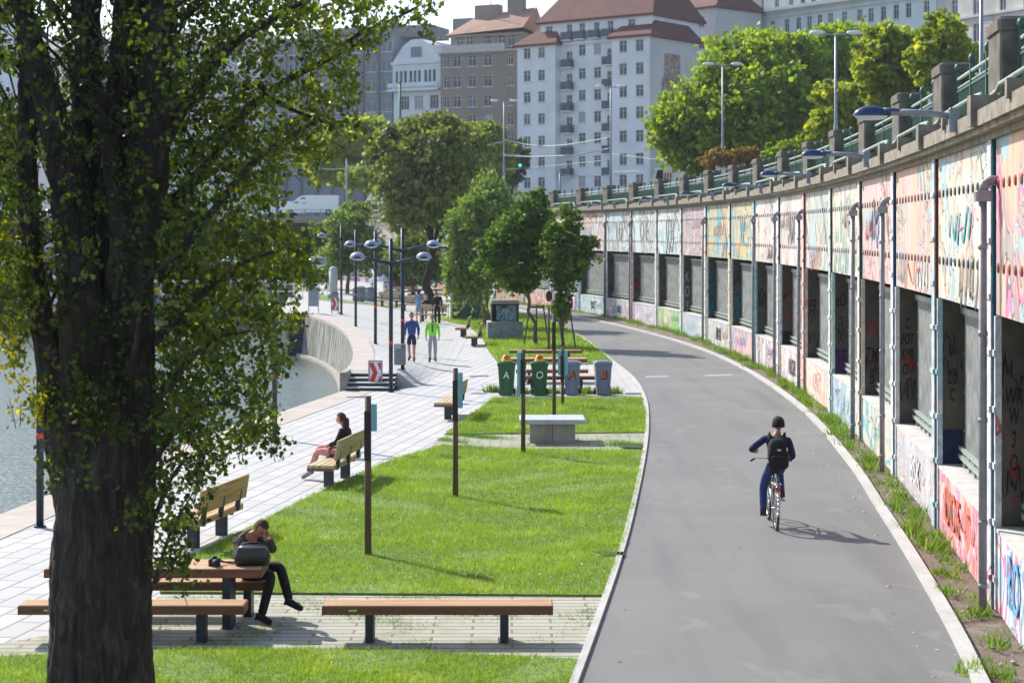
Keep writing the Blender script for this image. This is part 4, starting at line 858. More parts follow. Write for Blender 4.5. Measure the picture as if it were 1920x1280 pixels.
M['car_white'] = NT('car_white').col((.82, .83, .84, 1), .25, 0, .6); M['tail_red'] = NT('tail_red').col((.5, .02, .02, 1), .3)
def van(label, loc, rz, L=5.3, H=2.0, Wd=1.95, name='delivery_van', cat='van', coach=False):
    o = thing(name, label, cat, loc, rz)   # nose towards -X
    if coach: pr = [(0, .35), (0, 1.5), (.35, H * .96), (.7, H), (L - .15, H), (L, H * .9), (L, .35)]
    else: pr = [(0, .35), (.02, .8), (.12, 1.02), (.95, 1.25), (1.75, H * .95), (2.1, H), (L - .2, H), (L - .05, H * .93), (L, 1.1), (L, .35)]
    b = MB(); n = len(pr); tuck = lambda z: .10 * max(0, z - 1.1) / (H - 1.1)
    vs = [(x, -Wd / 2 + tuck(z), z) for x, z in pr] + [(x, Wd / 2 - tuck(z), z) for x, z in pr]
    b.add(vs, [tuple(range(n)), tuple(reversed(range(n, 2 * n)))] + [(k, (k + 1) % n, n + (k + 1) % n, n + k) for k in range(n)])
    bo = b.build('body', M['car_white'], o)
    for s in (-1, 1):
        b = MB(); y = s * (Wd / 2 - .035); f = lambda pts: b.add([(x, y - s * tuck(z) * .6 + s * .012, z) for x, z in pts] + [(x, y - s * tuck(z) * .6 - s * .012, z) for x, z in pts], [tuple(range(len(pts)))])
        if coach: [f([(.6 + k * 1.15, 1.1), (1.65 + k * 1.15, 1.1), (1.65 + k * 1.15, H - .3), (.6 + k * 1.15, H - .3)]) for k in range(int((L - .8) / 1.15))]
        else: f([(1.12, 1.2), (1.35, 1.2), (1.42, 1.62), (1.4, 1.6)]); f([(1.42, 1.18), (2.3, 1.18), (2.3, H - .22), (1.86, H - .22)])
        b.build('side_window', M['pane'], o)
    b = MB(); w2 = Wd / 2 - .16
    if coach: b.add([(-.02, -w2, 1.3), (-.02, w2, 1.3), (.3, w2, H * .93), (.3, -w2, H * .93)], [(0, 1, 2, 3)])
    else: b.add([(.98, -w2, 1.30), (.98, w2, 1.30), (1.70, w2 - .05, H * .95), (1.70, -w2 + .05, H * .95)], [(0, 1, 2, 3)])
    b.build('windscreen', M['pane'], o)
    b = MB(); b.box((L, -w2 + .05, H * .55), (L + .012, w2 - .05, H * .86)); b.build('rear_window', M['pane'], o)
    for s in (-1, 1):
        b = MB(); b.box((L - .05, s * Wd / 2 - .12 * (s > 0), .7), (L + .02, s * Wd / 2 + .12 * (s < 0), 1.3)); b.build('tail_light', M['tail_red'], o)
        for x in (.85, L - 1.0):
            b = MB(); T = Matrix.Translation((x, s * (Wd / 2 - .1), .34)) @ Matrix.Rotation(math.pi / 2, 4, 'X'); b.lathe((0, 0, 0), [(0, -.11), (.3, -.11), (.34, -.08), (.34, .08), (.3, .11), (0, .11)], 18, 0, T); wh = b.build('wheel', M['rubber'], o)
            b = MB(); b.lathe((0, 0, 0), [(0, -.125), (.18, -.125), (.19, -.1), (.19, .1), (.18, .125), (0, .125)], 12, 0, T); b.build('rim', M['chrome'], wh)
    return o
q = P(535, 402, 172); van('white delivery van driving left over the bridge', (q.x, 170, Z0), .02, 5.5, 2.0)
q = P(668, 402, 176); van('white box van half hidden behind leaves on the bridge', (q.x, 174, Z0), .03, 5.0, 2.6, 2.1)
q = G(686, 550, .7); van('white coach parked under the bridge, seen from behind, dark rear window and red stripe', (q.x + .7, q.y + 7.3, .62), -math.pi / 2 + .25, 7.4, 2.2, 2.0, 'coach', 'coach', True)
o = bpy.data.objects['coach']; b = MB(); b.add([(7.43, -.9, .55), (7.43, .9, .55), (7.43, .9, 1.05), (7.43, .2, 1.0), (7.43, -.9, .62)], [(0, 1, 2, 3, 4)]); b.build('red_stripe', M['tail_red'], o)
q = P(1184, 350, 138); o = van('white lorry with small red marks behind the railing, left of the plane tree', (q.x, 137, Z0), .0, 6.2, 3.45, 2.3, 'lorry', 'lorry')
b = MB(); [b.add([(2.3 + .25 * k, -1.165, 2.2 + .1 * k), (2.4 + .25 * k, -1.165, 2.2 + .1 * k), (2.55 + .2 * k, -1.165, 3.0), (2.45 + .2 * k, -1.165, 3.0)], [(0, 1, 2, 3)]) for k in range(3)]; b.build('red_mark', M['tail_red'], o)
q = P(1243, 350, 140); van('white van half hidden behind the railing, right of the lorry', (q.x, 138, Z0), 0, 5.2, 2.5)
q = P(1300, 350, 132); van('silver van behind the wall pillars, rightmost of the vehicles on the upper street', (q.x, 132, Z0), 0, 3.9, 1.9)
for k, (px, d, lb) in enumerate(((545, 178, 'pale car on the far lane of the bridge left of the white van'), (1095, 165, 'pale car at the foot of the big white house behind the railing'))):
    q = P(px, 400, d); van(lb, (q.x - 3, d, Z0), 0, 4.3, 1.55, 1.8, 'parked_car', 'car')

F11 = Fac(150, 282, 494, 270); B11 = thing('apartment_house', 'pale beige house seen only in gaps through the poplar leaves', 'building')
block(B11, F11, 0, F11.L, F11.z(92, 0), grid(F11, [170 + 27 * k for k in range(12)], [118, 158, 198, 238, 278], 1.2, 1.7, 170), 'wall_cream', 12); hip(B11, F11, 0, F11.L, 0, 12, F11.z(92, 0), F11.z(92, 0) + 3.2, 'roof_grey', (5, 5))
# ---------------------------------------------------------------- lamp posts of the promenade
def lamp_post(px, py, label, heads=(-1, 1), h=4.64, band=1.45, onp=True, yaw=0, r=.062):
    g = Gp(px, py) if onp else G(px, py); o = thing('lamp_post', label, 'lamp post', g, yaw, 'lamp posts along the quay')
    b = MB(); b.tube([(0, 0, 0), (0, 0, h)], r, 12); b.cyl((0, 0), .10, 0, .03, 12); b.ell((0, 0, h), (r, r, .05), 10); b.build('pole', M['dark_metal'], o)
    b = MB(); b.tube([(0, 0, band), (0, 0, band + .09)], r + .006, 12); b.build('reflective_band', M['red_band'], o)
    za = h - .62
    for s in heads:
        b = MB(); b.tube([(0, -.08, za - .1), (s * .3, -.09, za - .04), (s * .65, -.09, za + .06), (s * .82, -.08, za + .09)], [.06, .05, .035, .03], 8)
        b.build('lamp_arm', M['dark_metal'], o)
        b = MB(); b.ell((s * 1.0, -.08, za + .06), (.24, .2, .19), 16, 0, None, 0, 1); hd = b.build('lamp_head', M['lamp_shell'], o)
        b = MB(); b.ell((s * 1.0, -.10, za + .065), (.18, .2, .12), 16, 0, None, -.2, .75); b.build('blue_visor', M['lamp_blue'], hd)
        b = MB(); b.ell((s * 1.0, -.08, za + .058), (.2, .17, .06), 14, 0, None, -1, 0); b.build('lamp_bowl', M['lamp_glass'], hd)
    return o
M['lamp_shell'] = simple('lamp_shell', lin(150, 158, 172), .35, .2, .06)
lamp_post(75, 988, 'nearest lamp post, at the left edge by the poplar trunk', onp=False)
lamp_post(515, 822, 'second lamp post, rising into the poplar foliage by the river', onp=False)
lamp_post(733, 735, 'lamp post with two domed lights standing beside the near chevron board', h=4.6)
lamp_post(755, 693, 'lamp post with two domed lights just left of the man in blue', h=4.55, band=1.55)
lamp_post(704, 645, 'thin dark lamp post by the coping, fifth from the front', (-1,), h=4.5)
lamp_post(667, 612, 'lamp post with pale lower half by the curve of the quay wall', (1,), h=4.5)
lamp_post(640, 590, 'farthest lamp post, near the far chevron board', (-1,), h=4.6)

# ---------------------------------------------------------------- benches
def leg_plate(b, x, y, h, w_=.09, dpt=.3): b.bbox((x - w_ / 2, y - dpt / 2, 0), (x + w_ / 2, y + dpt / 2, h), .01); 
def slab(name, L, dpt, z0, z1, o, y=0, n=5):
    """slatted top with dark red side boards"""
    b = MB(); wd = (dpt - .01 * (n - 1)) / n
    for k in range(n): y0 = y - dpt / 2 + k * (wd + .01); b.bbox((-L / 2, y0, z1 - .045), (L / 2, y0 + wd, z1), .006)
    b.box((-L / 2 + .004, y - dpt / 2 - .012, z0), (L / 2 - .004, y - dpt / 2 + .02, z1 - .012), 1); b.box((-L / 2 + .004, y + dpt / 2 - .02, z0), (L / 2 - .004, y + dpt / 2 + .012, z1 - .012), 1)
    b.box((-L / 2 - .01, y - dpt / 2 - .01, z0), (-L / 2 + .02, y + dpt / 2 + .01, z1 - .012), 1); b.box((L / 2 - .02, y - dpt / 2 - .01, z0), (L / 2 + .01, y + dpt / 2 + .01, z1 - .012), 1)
    return b.build(name, [M['bench_wood'], M['bench_side']], o)
def backless(label, cx, cy, L, dpt=.36, z=.46, rz=0, legs=None, name='bench', cat='bench', th=.11, group=None, z0=0):
    o = thing(name, label, cat, (cx, cy, z0), rz, group); slab('seat' if name == 'bench' else 'tabletop', L, dpt, z - th, z, o)
    for x in (legs or (-L * .32, L * .32)):
        b = MB(); leg_plate(b, x, 0, z - th, .10, dpt * .7); b.bbox((x - .08, -dpt * .4, 0), (x + .08, dpt * .4, .012), .004); b.build('leg', M['dark_metal'], o)
    b = MB(); b.box((-.1 - L * .35, -dpt / 2 - .016, z - .07), (.0 - L * .35, -dpt / 2 - .011, z - .045)); b.build('badge', M['chrome'], o)
    return o
backless('long backless wooden bench standing alone on the front terrace right of the seated man', -.87, 20.72, 2.68, .36, .46, 0, (-.80, .78))
backless('backless wooden bench in front of the picnic table, nearest the camera, partly behind the trunk', -4.45, 20.72, 2.62, .34, .46, 0, (-.75, .80))
backless('wooden picnic table with a black bag on it, half hidden behind the poplar trunk', -4.33, 21.52, 2.60, .62, .76, 0, (-.8, .87), 'picnic_table', 'table')
backless('backless wooden bench behind the picnic table that the man sits on', -4.33, 22.12, 2.60, .36, .46, 0, (-.8, 1.02))
def far_bench(x0, x1, ytop, z, nm, label, dpt=.4):
    a, c = G(x0, ytop, z), G(x1, ytop, z); return backless(label, (a.x + c.x) / 2, a.y, c.x - a.x, dpt, z, 0, None, nm, 'table' if nm != 'bench' else 'bench')
far_bench(955, 1090, 656, .46, 'bench', 'farthest of the four parallel wooden slabs behind the bins, on the lawn edge')
far_bench(958, 1100, 671, .76, 'picnic_table', 'wooden picnic table behind the bins, between two benches', .65)
far_bench(968, 1102, 692, .46, 'bench', 'wooden bench just in front of the picnic table behind the bins')
far_bench(972, 1115, 704, .50, 'bench', 'wooden bench directly behind the four bins, nearest of the slabs')
def back_bench(label, g, rz, L=2.1, wood='bench_wood', z0=0.0):
    """local: length along X, sitter faces +Y, backrest at -Y"""
    o = thing('park_bench', label, 'bench', g, rz, 'benches with backrests along the promenade')
    b = MB()
    for k in range(4): b.bbox((-L / 2, -.2 + k * .125, .40), (L / 2, -.2 + k * .125 + .115, .46), .008)
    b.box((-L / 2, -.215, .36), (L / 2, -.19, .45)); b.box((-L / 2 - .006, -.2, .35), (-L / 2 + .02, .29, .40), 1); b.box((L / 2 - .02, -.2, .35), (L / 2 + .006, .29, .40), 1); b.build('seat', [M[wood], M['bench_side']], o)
    b = MB(); T = Matrix.Translation((0, -.25, .56)) @ Matrix.Rotation(.16, 4, 'X')
    for k in range(3): b.bbox((-L / 2, -.02, k * .125), (L / 2, .02, k * .125 + .12), .008, 0, T)
    b.build('backrest', M[wood], o)
    for x in (-L * .29, L * .29):
        b = MB(); b.bbox((x - .05, -.10, 0), (x + .05, .08, .36), .01); b.bbox((x - .04, -.2, .33), (x + .04, .27, .40), .006); b.build('leg', M['dark_metal'], o)
    for x in (-L * .36, 0, L * .36):
        b = MB(); b.add([(x - .03, -.17, .38), (x + .03, -.17, .38), (x + .03, -.25, .38), (x - .03, -.25, .38), (x - .03, -.26, .75), (x + .03, -.26, .75), (x + .03, -.3, .75), (x - .03, -.3, .75)], [(0, 1, 2, 3), (4, 7, 6, 5), (0, 4, 5, 1), (1, 5, 6, 2), (2, 6, 7, 3), (3, 7, 4, 0)]); b.build('bracket', M['dark_metal'], o)
    return o
# sitter looks towards -X (the river): local +Y -> -X means rz = 90deg
def bb(label, pa, pb, L=2.1, wood='bench_wood', flip=0):
    a, c = Gp(*pa), Gp(*pb); m_ = (a + c) / 2; d = c - a; return back_bench(label, m_, math.atan2(d.y, d.x) + flip, L, wood)
bb('wooden bench with backrest and dark ornament, just right of the poplar trunk', (363, 1025), (413, 1003), 1.95)
bench_w = bb('wooden bench with backrest that the long-haired woman sits on', (616, 912), (646, 896), 2.1, 'pale_wood')
bb('wooden bench seen end-on behind the third blue-boarded post', (837, 787), (853, 776), 1.9, 'pale_wood')
bb('nearer pale bench at the lawn edge right of the bright green walker', (885, 651), (893, 644), 2.0, 'pale_wood')
bb('farther pale bench at the lawn edge right of the bright green walker', (865, 633), (872, 628), 2.0, 'pale_wood')
for px, py, lb in ((730, 576, 'pale far bench left of the lamp posts, beside the bins of the plaza'), (772, 584, 'pale far bench behind the lamp posts, near the woman in light blue'), (808, 604, 'pale far bench next to the person in black')):
    back_bench(lb, Gp(px, py), math.pi * .9, 1.6, 'pale_wood')

# ---------------------------------------------------------------- info posts on the lawns
M['info_blue'] = simple('info_blue', lin(120, 178, 200), .5, 0, .06, 3, 0)
def info_post(px, py, ptop, label, boards=((.04, .12, .30, .95),), r=.05, back=True, h=None):
    g = G(px, py); s = (py - HY) / CAM_H; h = (py - ptop) / s if h is None else h
    o = thing('info_post', label, 'post', g, R.uniform(-.1, .1), 'wooden posts with vertical boards on the lawns')
    b = MB(); b.tube([(0, 0, 0), (0, 0, h * .5), (0, 0, h)], [r, r * .95, r * .9], 10); b.build('post', M['post_wood'], o)
    for x0, x1, t0, t1 in boards:
        b = MB(); b.box((x0, -.05, h - t1), (x1, .14, h - t0)); b.build('board', M['info_blue'], o)
    if back:
        b = MB(); b.box((-.055, -.075, h - .95), (.04, -.05, h - .22)); b.build('mount', M['black'], o)
    return o
info_post(690, 1043, 742, 'tall brown post with light blue board, nearest one on the front lawn', ((.05, .13, .12, .52),), .052)
info_post(854, 934, 690, 'brown post with light blue board, second on the front lawn', ((.05, .13, .08, .72),), .05)
info_post(981, 852, 655, 'brown post with light blue board in front of the green bins', ((-.13, -.05, .05, .98),), .05)
info_post(1039, 785, 588, 'dark brown post with no blue board rising behind the concrete slab', (), .048)
info_post(1055, 762, 652, 'short post with blue boards on both sides before the grey bins', ((-.13, -.05, .06, .75), (.05, .13, .06, .75)), .045)
info_post(1029, 668, 574, 'thin pinkish post with small dark disc behind the picnic benches', (), .05, False)
o = [x for x in bpy.data.objects if x.get('label', '').startswith('thin pinkish')][0]; b = MB(); b.ell((0, -.08, 2.35), (.13, .02, .22), 12); b.build('disc', M['black'], o)

# ---------------------------------------------------------------- bins
M['bin_green'] = simple('bin_green', lin(38, 92, 55), .45, 0, .1); M['bin_grey'] = simple('bin_grey', lin(120, 128, 148), .5, 0, .1); M['lid_yellow'] = simple('lid_yellow', lin(225, 185, 70), .5); M['lid_orange'] = simple('lid_orange', lin(220, 95, 35), .5)
def wheelie(px, py, label, body, lid, knob, letter, lcol, shade=None):
    g = G(px, py); g.y += .25; o = thing('wheeled_bin', label, 'bin', g, R.uniform(-.06, .06), 'wheeled bins in a row on the paved strip')
    b = MB(); r0, r1, hh = .19, .245, .93
    b.add([(-r0, -.20, .04), (r0, -.20, .04), (r0, .2, .04), (-r0, .2, .04), (-r1, -.27, hh), (r1, -.27, hh), (r1, .27, hh), (-r1, .27, hh)], [(0, 3, 2, 1), (4, 5, 6, 7), (0, 1, 5, 4), (1, 2, 6, 5), (2, 3, 7, 6), (3, 0, 4, 7)])
    b.bbox((-r1 - .015, -.285, hh - .05), (r1 + .015, .285, hh), .01)
    for x in (-.12, .12): b.box((x - .01, -.262, .12), (x + .01, -.215, hh - .05))
    b.build('body', M[body], o)
    b = MB(); b.bbox((-r1 - .02, -.30, hh + .003), (r1 + .02, .29, hh + .06), .02); b.bbox((-.2, -.2, hh + .06), (.2, .22, hh + .09), .02); b.tube([(-.2, .31, hh + .02), (.2, .31, hh + .02)], .015, 6); b.build('lid', M[lid], o)
    if knob:
        b = MB(); b.lathe((0, -.05, hh + .09), [(.15, 0), (.13, .06), (.11, .12), (.10, .17), (0, .17)], 14); kn = b.build('funnel', M['lid_yellow'], o)
        b = MB(); b.ell((0, -.13, hh + .21), (.085, .07, .085), 14); b.build('disc', M['lid_orange'], kn)
    for s in (-1, 1):
        b = MB(); T = Matrix.Translation((s * .22, .2, .1)) @ Matrix.Rotation(math.pi / 2, 4, 'Y'); b.lathe((0, 0, 0), [(0, -.025), (.1, -.025), (.1, .025), (0, .025)], 14, 0, T); b.build('wheel', M['rubber'], o)
    y = -.258
    if shade: text_obj('shade_letter', letter, .36, shade, o, (.015, y - .006, .60), (math.pi / 2 + .09, 0, 0), .002, .15, .95)
    text_obj('letter', letter, .30, lcol, o, (0, y - .014, .62), (math.pi / 2 + .09, 0, 0), .002, .1, .9)
    if letter == 'O': text_obj('letter', 'L', .13, M['black'], o, (.01, y - .02, .62), (math.pi / 2 + .09, 0, 0), .002)
    return o
lwh = simple('sticker_white', (.7, .7, .68, 1), .6); lor = simple('spray_orange', lin(215, 100, 60), .7); lbk = M['spray_black']
wheelie(950, 743, 'green wheeled bin marked A with orange disc on its lid, first from the left', 'bin_green', 'bin_green', True, 'A', lwh, lbk)
wheelie(1012, 743, 'green wheeled bin marked O with orange disc on its lid, second from the left', 'bin_green', 'bin_green', True, 'O', lwh)
wheelie(1073, 742, 'grey wheeled bin with sprayed orange letter A', 'bin_grey', 'bin_grey', False, 'A', lor, lbk)
wheelie(1131, 742, 'grey wheeled bin with sprayed orange letter B, rightmost', 'bin_grey', 'bin_grey', False, 'B', lor, lbk)

# ---------------------------------------------------------------- concrete table, cabinets, signs
g = G(1036, 832); o = thing('concrete_table', 'low concrete slab table with pale top on the gravel strip between the lawns', 'table', (g.x, g.y + .5, 0))
b = MB(); b.bbox((-.75, -.6, .46), (.75, .55, .56), .015); b.build('slab', M['slab_pale'] if 'slab_pale' in M else M.setdefault('slab_pale', simple('slab_pale', (.42, .44, .46, 1), .8, 0, .12, 5)), o)
b = MB(); b.bbox((-.52, -.42, 0), (-.003, .38, .46), .01); b.bbox((.003, -.42, 0), (.52, .38, .46), .01); b.build('base', M['concrete'], o)
t = NT('graffiti_grey'); v = t.coord(); n = t.noise(v, 3.2, 3, 2.5, .5); M['graffiti_grey'] = t.col(t.ramp(n, [(0, (.25, .29, .29, 1)), (.46, (.03, .03, .035, 1)), (.50, (.27, .30, .30, 1)), (.56, (.03, .03, .035, 1)), (.585, (.25, .29, .29, 1))], 'CONSTANT'), .8)
t = NT('graffiti_blue'); v = t.coord(); n = t.noise(v, 3.5, 3, 2, .5); M['graffiti_blue'] = t.col(t.ramp(n, [(0, (.02, .03, .05, 1)), (.44, (.20, .36, .46, 1)), (.5, (.03, .05, .08, 1)), (.55, (.28, .42, .5, 1)), (.6, (.02, .03, .05, 1))], 'CONSTANT'), .6)
g = G(946, 637); o = thing('concrete_block', 'big grey concrete block scrawled with black graffiti on the back lawn', 'block', (g.x, g.y + .75, 0), .05)
b = MB(); b.bbox((-.80, -.7, 0), (.80, .7, .78), .015); b.build('block', M['graffiti_grey'], o); b = MB(); b.box((-.80, -.70, .785), (.80, .70, .80)); b.build('top', M['concrete_pale'], o)
o2 = thing('display_cabinet', 'small dark glass-fronted cabinet with blue graffiti, on top of the concrete block', 'cabinet', (g.x, g.y + .75, .80), .05)
b = MB(); b.bbox((-.62, -.5, 0), (-.54, .5, .75), .01); b.bbox((.54, -.5, 0), (.62, .5, .75), .01); b.box((-.54, .3, 0), (.54, .5, .75)); b.bbox((-.66, -.56, .75), (.66, .56, .80), .01); b.build('frame', M['black'], o2)
b = MB(); b.box((-.40, -.46, .02), (.54, -.43, .74)); b.build('front_pane', M['graffiti_blue'], o2)
b = MB(); b.box((-.62, -.5, .802), (.62, .5, .98), 0); b.build('roof_box', M['concrete'], o2)
g = G(880, 601); o = thing('container', 'dark green utility container with pale side wall under the weeping tree', 'container', (g.x, g.y + 1.2, 0), .06)
b = MB(); b.bbox((-1.0, -1.1, .05), (.95, 1.2, 1.75), .02); [b.box((-.95 + k * .19, -1.115, .1), (-.9 + k * .19, -1.09, 1.7)) for k in range(10)]; b.build('shell', simple('container_green', (.03, .075, .07, 1), .5), o)
b = MB(); b.box((-1.12, -1.14, 0), (-1.0, 1.2, 1.8)); b.box((-1.12, -1.14, 1.76), (1.0, 1.2, 1.84)); b.build('side_panel', M['concrete_pale'], o)
M['chev_red'] = simple('chev_red', lin(205, 50, 60), .5)
def chevron(px, py, label, s=1.0, rz=0):
    g = Gp(px, py); o = thing('chevron_board', label, 'sign', g, rz, 'red and white chevron boards')
    b = MB()
    for x in (-.2, .2): b.box((x - .025, -.02, 0), (x + .025, .02, .90)); b.bbox((x - .04, -.22, 0), (x + .04, .22, .05), .01)
    b.box((-.175, -.02, .85), (.175, .02, .9)); b.box((-.175, -.02, .12), (.175, .02, .16)); b.build('frame', M['grey_metal'], o)
    b = MB(); b.box((-.172, -.012, .17), (.172, .012, .84)); bo = b.build('board', M['white_paint'], o)
    b = MB(); y = -.016
    for pts in ([(-.17, .83), (-.06, .83), (.07, .51), (-.06, .18), (-.17, .18), (-.17, .30), (-.08, .51), (-.17, .72)], [(.06, .83), (.17, .83), (.17, .62), (.14, .60)], [(.06, .18), (.17, .18), (.17, .4), (.14, .42)]):
        b.add([(x, y, z) for x, z in pts], [tuple(range(len(pts)))])
    b.build('chevron', M['chev_red'], bo); o.scale = (s, s, s); return o
chevron(704, 729, 'red and white chevron board standing in front of the dark steps', .98)
chevron(628, 587, 'small far red and white chevron board behind the curved quay wall', .95, .3)
chevron(627, 586.5, '', .1) if False else None
def panel_sign(px, py, w_, h_, name, label, mat, z=.3):
    g = Gp(px, py); o = thing(name, label, 'sign', g); b = MB(); b.box((-w_ / 2, -.03, z), (w_ / 2, .03, z + h_)); b.build('panel', M[mat], o)
    b = MB(); [b.box((x - .03, -.02, 0), (x + .03, .02, z + h_ + .05)) for x in (-w_ / 2, w_ / 2)]; b.build('frame', M['chrome'], o); return o
panel_sign(588, 587, .5, 1.0, 'notice_stand', 'white and grey info panel on the far plaza edge above the gate', 'grey_metal', .35)
g = Gp(750, 692); o = thing('litter_bin', 'grey wire litter bin hung between two lamp posts left of the man in blue', 'bin', g)
b = MB(); [b.box((-.17 + .02 * 0, -.18, z), (.17, .18, z + .02)) for z in (.15, .8)]
for k in range(12): x = -.17 + .34 * k / 11; b.box((x - .008, -.18, .15), (x + .008, -.165, .8)); b.box((x - .008, .165, .15), (x + .008, .18, .8))
for k in range(12): y = -.17 + .34 * k / 11; b.box((-.18, y - .008, .15), (-.165, y + .008, .8)); b.box((.165, y - .008, .15), (.18, y + .008, .8))
b.build('basket', M['grey_metal'], o); b = MB(); b.box((-.15, -.15, .17), (.15, .15, .66)); b.build('liner', M['grey_metal'], o)
# plaza furniture far away
g = Gp(625, 560); o = thing('advert_column', 'grey round column with domed top standing by the far lawn', 'column', g)
b = MB(); b.cyl((0, 0), .27, .0, 1.75, 20); b.ell((0, 0, 1.75), (.27, .27, .3), 18, 0, None, 0, 1); b.build('shaft', M['concrete_pale'], o); b = MB(); b.cyl((0, 0), .33, 0, .4, 20); b.build('base', M['grey_metal'], o)
for px, lb in ((673, 'round grey bin with flat lid, left of a far pair'), (695, 'round grey bin with flat lid, right of a far pair')):
    g = Gp(px, 565); o = thing('round_bin', lb + ' before the coach', 'bin', g, 0, 'round bins before the coach')
    b = MB(); b.cyl((0, 0), .36, 0, .85, 18, 0, .38); [b.box((.37 * math.cos(a) - .02, .37 * math.sin(a) - .02, .05), (.37 * math.cos(a) + .02, .37 * math.sin(a) + .02, .8)) for a in np.arange(0, 6.28, .35)]; b.build('body', M['grey_metal'], o)
    b = MB(); b.lathe((0, 0, .85), [(.42, 0), (.38, .08), (.1, .14), (0, .14)], 18); b.build('lid', M['concrete_pale'], o)
for px, py, lb in ((755, 566, 'far wooden picnic table left of the olive tree trunk'), (798, 562, 'far wooden picnic table beside the olive tree trunk')):
    g = Gp(px, py); backless(lb, g.x, g.y, 2.4, .7, .76, 0, None, 'picnic_table', 'table', z0=g.z); 
    backless(lb.replace('wooden picnic table', 'backless bench before the table'), g.x, g.y - .8, 2.4, .36, .46, 0, None, 'bench', 'bench', z0=g.z)
for px, lb in ((720, 'small cream parasol top on the far plaza, left one'), (742, 'small cream parasol top on the far plaza, right one')):
    g = Gp(px, 560); o = thing('parasol', lb, 'parasol', g); b = MB(); b.lathe((0, 0, 1.15), [(.75, 0), (.2, .35), (.02, .5), (0, .5)], 8); b.build('canopy', M['white_paint'], o); b = MB(); b.cyl((0, 0), .03, 0, 1.5, 8); b.build('pole', M['grey_metal'], o)
o = thing('railing', 'thin pale railing along the far plaza edge beside the info panel', 'railing', (0, 0, 0)); b = MB()
a, c = Gp(518, 562), Gp(615, 560); a.z = c.z = .68
for z in (.5, .95): b.tube([a + Vector((0, 0, z)), c + Vector((0, 0, z))], .03, 6)
for k in range(7): q = a + (c - a) * k / 6; b.tube([q, q + Vector((0, 0, .95))], .03, 6)
b.build('rails', M['white_paint'], o)
# bag and camera on the table
M['bag'] = simple('bag', lin(18, 20, 28), .42, 0, .15, 8, .2); M['bag_top'] = simple('bag_top', lin(48, 54, 70), .38, 0, .15, 8, .2)
o = thing('shoulder_bag', 'black leather bag standing on the picnic table in front of the man', 'bag', (-3.17, 21.48, .76), .06)
b = MB(); vs = []; W2 = [(0, .19, .10), (.025, .215, .125), (.10, .22, .13), (.17, .20, .11), (.21, .175, .08), (.235, .14, .05)]
for z, a, c in W2:
    for k in range(16): q = 2 * math.pi * k / 16; e = lambda v: math.copysign(abs(v) ** .45, v); vs.append((a * e(math.cos(q)), c * e(math.sin(q)), z))
b.add(vs, [(i * 16 + k, i * 16 + (k + 1) % 16, i * 16 + 16 + (k + 1) % 16, i * 16 + 16 + k) for i in range(5) for k in range(16)] + [tuple(reversed(range(16))), tuple(range(80, 96))], 0, True); b.build('body', M['bag'], o)
b = MB(); b.bbox((-.18, -.132, .12), (.18, -.05, .225), .02); b.build('flap', M['bag_top'], o); b = MB(); b.tube([(-.16, 0, .18), (-.12, .03, .25), (0, .05, .26), (.12, .03, .25), (.16, 0, .18)], .012, 6); b.build('handle', M['black'], o)
o = thing('camera', 'small black camera with strap lying on the picnic table left of the bag', 'camera', (-3.62, 21.4, .76), .4)
b = MB(); b.bbox((-.07, -.035, 0), (.07, .035, .09), .012); b.bbox((-.03, -.03, .09), (.03, .03, .12), .01); b.build('body', M['black'], o)
b = MB(); T = Matrix.Translation((0, -.03, .05)) @ Matrix.Rotation(math.pi / 2, 4, 'X'); b.lathe((0, 0, 0), [(.042, 0), (.042, .09), (.035, .1), (0, .1)], 14, 0, T); b.build('lens', M['rubber'], o)
b = MB(); b.tube([(.07, 0, .07), (.14, .02, .03), (.22, .0, .01), (.30, .04, .01), (.26, .1, .012), (.15, .08, .02), (.0, .05, .05)], .008, 6); b.build('strap', M['black'], o)
# ---------------------------------------------------------------- trees
def crown(name, blobs, n, size, mat, parent=None, clump=.16, sub=26, kind=None, droop=0.0, flat_shell=.66):
    """blobs: (center, radii); leaves gather in many small clumps on and inside each blob"""
    C, U, S, Lv = [], [], [], []
    vol = np.array([b_[1][0] * b_[1][1] * b_[1][2] for b_ in blobs]) ** .67; vol /= vol.sum()
    for (c, r), f in zip(blobs, vol):
        m_ = int(n * f * .8); 
        d = unit(rng.normal(size=(sub * 4, 3))); rad = np.where(rng.random((sub * 4, 1)) > .3, flat_shell + .38 * rng.random((sub * 4, 1)), .25 + .5 * rng.random((sub * 4, 1)))
        rad = np.where(rng.random(rad.shape) < .12, rad * 1.22, rad); rad = np.minimum(rad, 1.36); cc = np.array(c) + d * rad * np.array(r); k = rng.integers(0, len(cc), m_); rm = min(r)
        wgt = rng.random(len(cc)); cs = cc[k] + rng.normal(size=(m_, 3)) * rm * clump * .62 * (.5 + 1.0 * wgt[k][:, None]) * np.array([1.2, 1.2, .8])
        if droop: cs[:, 2] -= np.abs(rng.normal(size=m_)) * droop
        C.append(cs); Lv.append(np.clip(.0 + .75 * wgt[::-1][k] + rng.normal(0, .14, m_), 0, 1))
    C = np.concatenate(C); N = len(C); Lv = np.concatenate(Lv)
    up = unit(rng.normal(size=(N, 3)) + np.array([0, 0, -.6 - (1.5 if droop else 0)])); nr = unit(rng.normal(size=(N, 3)) + np.array([0, 0, .7]))
    me = leaf_mesh(name, C, nr, up, size * (.6 + .8 * rng.random(N)), Lv, M[mat]); o = link(name, me, parent)
    return o
